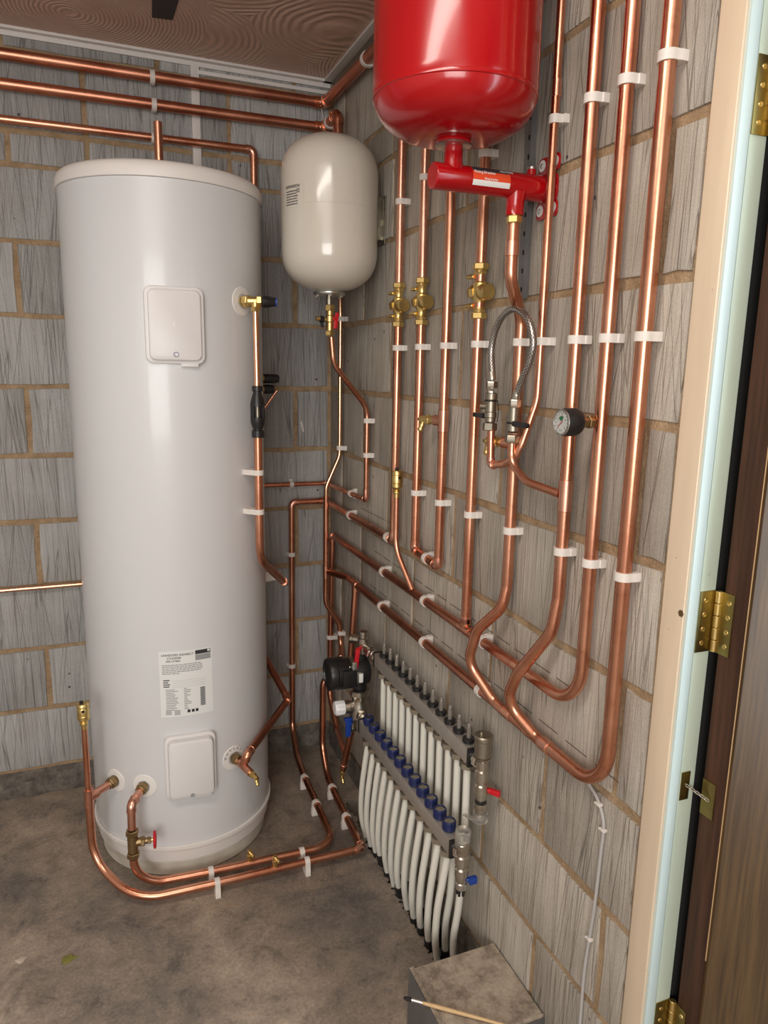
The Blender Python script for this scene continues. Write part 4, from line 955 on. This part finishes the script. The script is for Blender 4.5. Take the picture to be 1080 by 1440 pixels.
for k in range(6):
    a0, a1 = R_(60+k*14), R_(60+(k+1)*14)
    g.add([c+V((0, -math.cos(a)*q, math.sin(a)*q)) for a, q in ((a0, .003), (a1, .003), (a1, .0105), (a0, .0105))], [(0, 1, 2, 3)])
part('green_zone', g, 'green', dl, flat=True)
for i, t_ in enumerate('01234'):
    a = R_(225-270*i/4); part('numeral', text_geo(t_, .0052, lambda u, v, a=a: c+V((.0, -(.0125*math.cos(a)+u-.0015), .0125*math.sin(a)+v-.002)), .0001), 'ink', dl, flat=True)
part('numeral', text_geo('bar', .0045, lambda u, v: c+V((0, -(u-.004), -.0145+v))), 'ink', dl, flat=True)
g = G(); g.lathe([(.0205, 0), (.0205, .0010)], (-.0985, GY, GZ), (-1, 0, 0), 32); part('glass', g, 'glass', pg)
g = G(); g.hex((-.034, GY, GZ), (-1, 0, 0), .0115, .010); g.cyl((-.044, GY, GZ), (-1, 0, 0), .0090, .008, 18, .001); g.hex((-.051, GY, GZ), (-1, 0, 0), .0120, .010); part('stem', g, 'brass_dark', pg)

# ================================================================== UNDERFLOOR MANIFOLD
UX, LXm = -.045, -.090
UYS = [-.708-.0497*i for i in range(12)]; LYS = [-.700-.0508*i for i in range(12)]
mu = thing('manifold_bar', 'upper steel manifold bar with twelve clear flow meters', 'manifold', (UX, -.98, .63))
g = G(); g.box((UX, -.975, .634), (.034, .615, .042), .004); part('bar', g, 'steel', mu)
for y in (-.665, -1.286):
    g = G(); g.box((UX, y, .634), (.038, .008, .047), .002); part('gasket', g, 'black', mu)
for i, y in enumerate(UYS):
    g = G(); g.lathe([(.0120, 0), (.0120, .003), (.0150, .004), (.0150, .0110), (.0130, .0125)], (UX, y, .655), (0, 0, 1), 18); fm = part('flow_meter', g, 'black', mu)
    g = G(); g.lathe([(.0055, 0), (.0055, .001), (.0050, .037), (.003, .040), (0, .041)], (UX, y, .664), (0, 0, 1), 14); part('sight_tube', g, 'clear', fm)
    g = G(); g.cyl((UX, y, .665), (0, 0, 1), .0018, .034, 8); g.cyl((UX, y, .692), (0, 0, 1), .0040, .003, 10); part('float', g, 'brass_dark', fm)
    g = G(); g.lathe([(.0100, 0), (.0205, .001), (.0205, .014), (.0130, .017), (.0120, .022)], (UX, y, .590), (0, 0, 1), 6, .3); part('pipe_nut', g, 'nickel', mu)
ml = thing('manifold_bar', 'lower steel manifold bar with twelve dark blue caps', 'manifold', (LXm, -.98, .41))
g = G(); g.box((LXm, -.978, .414), (.034, .635, .042), .004); part('bar', g, 'steel', ml)
for y in (-.658, -1.300):
    g = G(); g.box((LXm, y, .414), (.038, .008, .047), .002); part('gasket', g, 'black', ml)
for i, y in enumerate(LYS):
    g = G(); g.lathe([(.0150, 0), (.0162, .002), (.0160, .022), (.0150, .025), (.0135, .0255), (.0128, .0215), (0, .0215)], (LXm, y, .437), (0, 0, 1), 24)
    cp = part('cap', g, 'blue', ml)
    g = G()
    for k in range(16): a = 2*math.pi*k/16; g.box((LXm+.0162*math.cos(a), y+.0162*math.sin(a), .449), (.0016, .0022, .019), 0, Matrix.Rotation(a, 3, 'Z'))
    part('grip_ribs', g, 'blue', cp)
    g = G(); g.cyl((LXm, y, .4585), (0, 0, 1), .0120, .0012, 18); part('cap_disc', g, 'nickel_dull', cp)
    g = G(); g.lathe([(.0100, 0), (.0205, .001), (.0205, .014), (.0130, .017), (.0120, .022)], (LXm, y, .370), (0, 0, 1), 6, .3); part('pipe_nut', g, 'nickel', ml)
# bracket plates holding the bars
for y in (-.80, -1.18):
    g = G(); g.box((-.0045, y, .50), (.003, .030, .28), .001); g.box((-.030, y, .500), (.004, .028, .30), .001); g.box((-.016, y, .652), (.03, .026, .003)); g.box((-.016, y, .355), (.03, .026, .003)); g.box((-.052, y, .388), (.045, .026, .003))
    single('manifold_bracket', g, 'zinc', 'zinc bracket behind the manifold bars at the '+('pump end' if y > -1 else 'door end'), 'bracket')
nth = ['first', 'second', 'third', 'fourth', 'fifth', 'sixth', 'seventh', 'eighth', 'ninth', 'tenth', 'eleventh', 'twelfth']
r3 = random.Random(11)
for i in range(12):
    y = LYS[i]; jx = r3.uniform(-.0015, .0015); k = i/11
    pts = [(LXm, y, .372), (LXm-.008, y+.006, .295), (LXm-.012+jx, y+.019, .20), (LXm-.005+jx, y+.038, .10), (LXm+.020, y+.062+.012*k, .0), (LXm+.040, y+.070+.014*k, -.09), (LXm+.048, y+.074, -.2)]
    g = G(); g.tube(spline(pts, 6), .0092, 12); t = thing('heating_pipe', nth[i]+' white heating pipe from the pump end on the lower bar', 'pipe', (LXm, y, .37), 'white pipes from the lower bar')
    part('tube', g, 'pex', t)
    g = G(); q = spline(pts, 6); s0 = 20+r3.randint(0, 4); g.tube(q[s0:s0+4+r3.randint(0, 3)], .0125, 12); part('foam_sleeve', g, 'rubber', t)
    y = UYS[i]; pts = [(UX, y, .592), (UX, y, .40), (UX-.002+jx, y+.004, .22), (UX-.006+jx, y+.018, .10), (UX+.004, y+.030, .0), (UX+.012, y+.036, -.1), (UX+.014, y+.04, -.2)]
    g = G(); g.tube(spline(pts, 6), .0092, 12); t = thing('heating_pipe', nth[i]+' white heating pipe from the pump end on the upper bar', 'pipe', (UX, y, .59), 'white pipes from the upper bar')
    part('tube', g, 'pex', t)
    g = G(); q = spline(pts, 6); s0 = 21+r3.randint(0, 3); g.tube(q[s0:s0+5], .0125, 12); part('foam_sleeve', g, 'rubber', t)

# door end of the upper bar: air vent, fill valve
ue = thing('manifold_end_valve', 'air vent and red lever fill valve on the door end of the upper bar', 'valve', (UX, -1.325, .50)); EY = -1.325
g = G(); g.cyl((UX, -1.290, .634), (0, -1, 0), .0150, .012, 22, .001); g.hex((UX, -1.300, .634), (0, -1, 0), .0185, .012); part('union', g, 'nickel', ue)
g = G(); g.lathe([(.0125, .50), (.0125, .560), (.0165, .563), (.0165, .585), (.0135, .588), (.0135, .598), (.0175, .601), (.0175, .622), (.0140, .625), (.0140, .646), (.0175, .650), (.0195, .656)], (UX, EY, 0), (0, 0, 1), 26); part('body', g, 'nickel', ue)
g = G(); g.lathe([(.015, .654), (.0205, .660), (.0210, .698), (.0225, .700), (.0225, .708), (.020, .711), (0, .712)], (UX, EY, 0), (0, 0, 1), 28); av = part('air_vent_pot', g, 'nickel_dull', ue)
g = G(); g.cyl((UX-.004, EY+.004, .711), (0, 0, 1), .0045, .006, 12); part('vent_cap', g, 'nickel', av)
g = G(); g.lathe([(.0135, 0), (.0145, .002), (.0145, .014), (.0135, .016)], (UX, EY, .566), (0, 0, 1), 22); part('red_band', g, 'red_plastic', ue)
g = G(); g.cyl((UX+.010, EY-.004, .572), (.6, -.8, 0), .0065, .014, 12); g.box((UX+.024, EY-.022, .572), (.010, .026, .014), .003, Matrix.Rotation(R_(35), 3, 'Z')); part('lever', g, 'red_plastic', ue)
g = G(); g.lathe([(.0115, .0), (.0125, .001), (.0125, .020), (.0145, .024), (.0145, .034), (.010, .036)], (UX, EY, .505), (0, 0, 1), 22); part('hose_end', g, 'nickel', ue)
g = G(); g.lathe([(.0128, 0), (.0140, .004), (.0128, .008)], (UX-.001, EY-.001, .540), (0, 0, 1), 20); part('cap_ring', g, 'black', ue)
g = G(); g.lathe([(.0160, 0), (.0178, .002), (.0172, .022), (.015, .024)], (UX+.001, EY, .490), (0, 0, 1), 22); g.box((UX-.014, EY+.012, .492), (.012, .05, .003), .001, Matrix.Rotation(R_(20), 3, 'Z')); part('dust_cap', g, 'clear', ue)
le = thing('manifold_end_valve', 'nickel drain valve with a small blue tap on the door end of the lower bar', 'valve', (LXm, -1.33, .35)); EY = -1.330
g = G(); g.cyl((LXm, -1.303, .414), (0, -1, 0), .0150, .012, 22, .001); g.hex((LXm, -1.312, .414), (0, -1, 0), .0175, .010); part('union', g, 'nickel', le)
g = G(); g.lathe([(.0115, .345), (.0125, .350), (.0125, .362), (.0165, .365), (.0165, .382), (.0130, .385), (.0130, .394), (.0175, .397), (.0175, .415), (.0145, .418), (.0145, .430), (.0165, .434), (.0165, .448), (.012, .452), (0, .453)], (LXm, EY, 0), (0, 0, 1), 26); part('body', g, 'nickel', le)
g = G(); g.lathe([(.0120, 0), (.0140, .002), (.0140, .016), (.0120, .018)], (LXm, EY, .328), (0, 0, 1), 22); part('hose_end', g, 'zinc', le)
g = G(); g.box((LXm+.024, EY-.012, .352), (.020, .012, .018), .003); g.cyl((LXm+.010, EY-.004, .352), (1, -.5, 0), .005, .012, 12); part('tap_handle', g, 'blue_lever', le)
g = G()
for k in range(5): a = 2*math.pi*k/5; g.cyl((LXm+.008*math.cos(a), EY+.008*math.sin(a), .312), (0, 0, 1), .0035, .018, 8)
part('cap', g, 'black', le)
g = G(); g.lathe([(.0175, 0), (.0180, .020), (.0185, .038), (.015, .042)], (LXm, EY+.004, .440), (0, -.1, 1), 22); part('dust_cap', g, 'clear', le)

# pump and mixing set on the pump end
pu = thing('circulating_pump', 'black round circulating pump left of the manifold', 'pump', (-.12, -.585, .565)); PYc, PZ = -.583, .566
g = G(); g.lathe([(.030, 0), (.046, .004), (.050, .012), (.050, .040), (.053, .044), (.053, .060), (.050, .066), (.040, .070), (.036, .070), (.034, .064), (0, .064)], (-.122, PYc, PZ), (-1, 0, 0), 40); part('motor', g, 'black', pu)
g = G()
for k in range(10): a = 2*math.pi*k/10; g.box((-.150, PYc+.0505*math.cos(a), PZ+.0505*math.sin(a)), (.034, .003, .006), 0, Matrix.Rotation(a, 3, 'X'))
part('cooling_ribs', g, 'black', pu)
g = G(); g.box((-.128, PYc-.034, PZ-.004), (.046, .040, .058), .004); part('terminal_box', g, 'black', pu)
g = G(); g.lathe([(.040, 0), (.047, .006), (.047, .020), (.034, .028)], (-.096, PYc, PZ), (-1, 0, 0), 30); part('flange', g, 'nickel_dull', pu)
for k in range(4): a = R_(45+90*k); g = G(); g.cyl((-.122, PYc+.040*math.cos(a), PZ+.040*math.sin(a)), (-1, 0, 0), .004, .008, 10); part('bolt', g, 'zinc', pu)
g = G(); g.lathe([(.028, -.030), (.044, -.022), (.047, 0), (.044, .022), (.026, .030)], (-.078, PYc, PZ), (1, 0, 0), 30); g.cyl((-.078, PYc, PZ-.062), (0, 0, 1), .024, .124, 24, .003); part('volute', g, 'black', pu)
g = G(); g.box((-.112, PYc-.042, PZ+.006), (.016, .010, .086), .003); g.box((-.104, PYc-.044, PZ-.004), (.036, .010, .040), .004); part('terminal_clamp', g, 'zinc', pu)
g = G(); g.box((-.092, PYc-.0505, PZ-.004), (.013, .003, .030), .001); part('rating_label', g, 'label', pu)
mx = thing('mixing_valve', 'nickel mixing set under the pump with a white thermostat knob', 'valve', (-.078, -.585, .44))
g = G(); g.lathe([(.026, .503), (.032, .500), (.032, .484), (.027, .478), (.024, .462), (.029, .450), (.029, .405), (.018, .395)], (-.078, PYc, 0), (0, 0, 1), 30); g.lathe([(.019, 0), (.019, .022), (.022, .024), (.022, .040)], (-.088, PYc, .446), (-1, .1, -.05), 24); part('body', g, 'nickel', mx)
g = G(); g.hex((-.080, -.606, .420), (.05, -1, 0), .020, .016); g.cyl((-.080, -.622, .418), (-.1, -1, 0), .016, .014, 22, .001); g.hex((-.084, -.636, .416), (-.1, -1, 0), .020, .014); part('union', g, 'nickel', mx)
g = G(); g.lathe([(.018, 0), (.0225, .002), (.0225, .030), (.0205, .034), (0, .035)], (-.128, PYc+.004, .444), (-1, .05, 0), 28); kn = part('thermostat_knob', g, 'white_cap', mx, label='white ribbed thermostat knob')
g = G()
for k in range(12): a = 2*math.pi*k/12; g.box((-.146, PYc+.004+.0225*math.cos(a), .444+.0225*math.sin(a)), (.028, .0015, .0015))
part('ribs', g, 'white_cap', kn)
rv2 = thing('lever_valve', 'nickel valve with a red lever above the pump at the end of the upper bar', 'valve', (-.07, -.62, .66))
g = G(); g.lathe([(.021, .628), (.023, .632), (.023, .650), (.017, .655), (.017, .676), (.012, .680), (.012, .690), (.015, .692), (.015, .700), (0, .702)], (-.070, PYc-.005, 0), (0, 0, 1), 26); g.cyl((-.066, -.596, .646), (.25, -1, -.1), .0155, .055, 22, .002); part('body', g, 'nickel', rv2)
g = G(); g.hex((-.060, -.622, .641), (.25, -1, -.1), .020, .014); g.hex((-.052, -.644, .638), (.25, -1, -.1), .019, .014); part('union', g, 'nickel', rv2)
g = G(); g.cyl((-.085, -.605, .652), (-.7, -.7, 0), .007, .018, 12); g.box((-.102, -.617, .622), (.014, .013, .066), .004, Matrix.Rotation(R_(6), 3, 'Y')); part('lever', g, 'red_plastic', rv2)
g = G(); g.cyl((-.072, -.560, .660), (-.6, .6, 0), .014, .022, 22, .002); g.lathe([(.0125, 0), (.0155, .002), (.0155, .010), (.013, .012)], (-.086, -.546, .660), (-.6, .6, 0), 20); part('side_port', g, 'nickel', rv2)
bv = thing('lever_valve', 'small valve with a blue lever below the white thermostat knob', 'valve', (-.09, -.545, .39))
g = G(); g.cyl((-.090, -.552, .345), (0, 0, 1), .0125, .060, 20, .002); g.hex((-.090, -.552, .340), (0, 0, 1), .0155, .014); part('body', g, 'nickel', bv)
g = G(); g.cyl((-.098, -.562, .378), (-.6, -.8, 0), .007, .014, 12); g.box((-.112, -.570, .366), (.017, .014, .066), .004); g.box((-.112, -.570, .394), (.028, .016, .012), .004); part('lever', g, 'blue_lever', bv)
pipe('copper_pipe', 'copper tail hanging below the blue lever', [(-.090, -.550, .350), (-.092, -.462, .150)], r22, .03, 'copper', sleeves=[((-.0915, -.470, .168), (0, .4, -.9), .02)])

# ================================================================== FLOOR THINGS, CABLE
st_ = thing('concrete_step', 'square dusty concrete block with shade painted on its left side against the right wall', 'concrete block', (-.11, -1.46, 0))
bx = [(-.222, -1.346), (-.001, -1.346), (-.001, -1.56), (-.05, -1.60), (-.212, -1.68)]
bx = [(-.224, -1.350), (-.0025, -1.348), (-.0025, -1.560), (-.222, -1.560)]
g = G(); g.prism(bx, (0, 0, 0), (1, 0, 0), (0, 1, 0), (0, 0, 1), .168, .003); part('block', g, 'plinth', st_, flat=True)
g = G(); g.box((-.226, -1.455, .083), (.003, .214, .166), .0006); part('side_shade', g, 'zinc_dark_and_shade', st_, label='dark grey sheet painted as shade on the left side')  # dark sheet stands in for shade on the left face
g = G(); g.box((-.113, -1.562, .080), (.222, .003, .160), .0006); part('front_shade', g, 'zinc_dark_and_shade', st_, label='dark grey sheet painted as shade on the front')  # same painted shade on the front face
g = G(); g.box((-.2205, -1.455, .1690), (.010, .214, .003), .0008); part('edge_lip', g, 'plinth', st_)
# paint brush lying across the step
pb = thing('paint_brush', 'small paint brush with pale wooden handle lying across the concrete block', 'paint brush', (-.2, -1.48, .175))
A = V((-.268, -1.427, .176)); B = V((-.060, -1.592, .1765)); d = (B-A).normalized()
g = G(); g.tube([A+d*(.034+t) for t in (0, .006, .012, .04, .10, .17, .19, .195)], [.0030, .0034, .0036, .0046, .0040, .0030, .0026, .001], 14); part('handle', g, 'wood_pale', pb)
g = G(); g.tube([A+d*t for t in (.013, .018, .032, .037)], [.0042, .0040, .0036, .0034], 14); part('ferrule', g, 'zinc', pb)
g = G(); g.tube([A-d*.006, A, A+d*.008, A+d*.014], [.0020, .0044, .0048, .0040], 12); part('bristles', g, 'bristle', pb)
# cable
cb = thing('cable', 'thin grey cable clipped down the right wall below the lowest copper sweep', 'cable', (-.004, -1.69, .5))
g = G(); g.tube(spline([(-.008, -1.640, .785), (-.006, -1.650, .768), (-.005, -1.676, .752), (-.005, -1.698, .715), (-.005, -1.697, .65), (-.005, -1.692, .53), (-.005, -1.680, .39), (-.005, -1.680, .26), (-.005, -1.676, .0), (-.005, -1.676, -.0)][:9], 6), .0032, 10); part('sheath', g, 'cable', cb)
for y, z in ((-1.682, .745), (-1.699, .703), (-1.687, .462)):
    g = G(); g.box((-.005, y, z), (.009, .011, .006), .0015); g.cyl((-.006, y+.007, z), WN, .002, .004, 8); part('cable_clip', g, 'white_plastic', cb)
# wire hanging by the corner
g = G(); g.tube(spline([(-.045, -.03, 2.40), (-.040, -.04, 2.36), (-.046, -.06, 2.33)], 6), .0012, 6); single('wire_tie', g, 'white_plastic', 'thin white tie hanging in the corner between the two thick pipes', 'tie')
# tape on ceiling
g = G(); g.add([(-.617, -.250, 2.4985), (-.560, -.258, 2.4985), (-.556, -.420, 2.4985), (-.628, -.405, 2.4985), (-.617, -.250, 2.4998), (-.560, -.258, 2.4998), (-.556, -.420, 2.4998), (-.628, -.405, 2.4998)], [(0, 1, 2, 3), (4, 5, 6, 7), (0, 1, 5, 4), (1, 2, 6, 5), (2, 3, 7, 6), (3, 0, 4, 7)])
single('tape', g, 'black_tape', 'strip of black tape stuck to the brown ceiling', 'tape')
def scrap(c, r, mat, name, label, cat, seed):
    rr_ = random.Random(seed); n = 11; out = [(r*rr_.uniform(.55, 1.25)*math.cos(2*math.pi*k/n)*1.2, r*rr_.uniform(.55, 1.15)*math.sin(2*math.pi*k/n)) for k in range(n)]
    g = G(); g.prism(out, (c[0], c[1], .0005), (1, 0, 0), (0, 1, 0), (0, 0, 1), .003, .001); single(name, g, mat, label, cat)
scrap((-1.086, -.810), .012, 'paperbit', 'mortar_scrap', 'small pale scrap on the floor at the left', 'scrap', 1)
scrap((-.972, -.850), .016, 'leafbit', 'leaf_scrap', 'small yellow green leaf scrap on the floor', 'leaf', 2)
g = G(); rl = random.Random(9)
for k in range(260):
    cx_, cy_ = ((-.56, -.80), (-.29, -.80))[k % 2]; x = rl.gauss(cx_, .035); y = rl.gauss(cy_, .018); s_ = rl.uniform(.0008, .0022); a = rl.uniform(0, 3)
    g.add([(x+s_*math.cos(a+t), y+s_*math.sin(a+t), .0006+.0008*(t > 1)) for t in (0, 1.6, 3.1, 4.7)]+[(x, y, .002)], [(0, 1, 4), (1, 2, 4), (2, 3, 4), (3, 0, 4)])
single('sawdust', g, 'mortar_chip', 'scatter of tan drilling dust beside the floor clips', 'dust', kind='stuff')
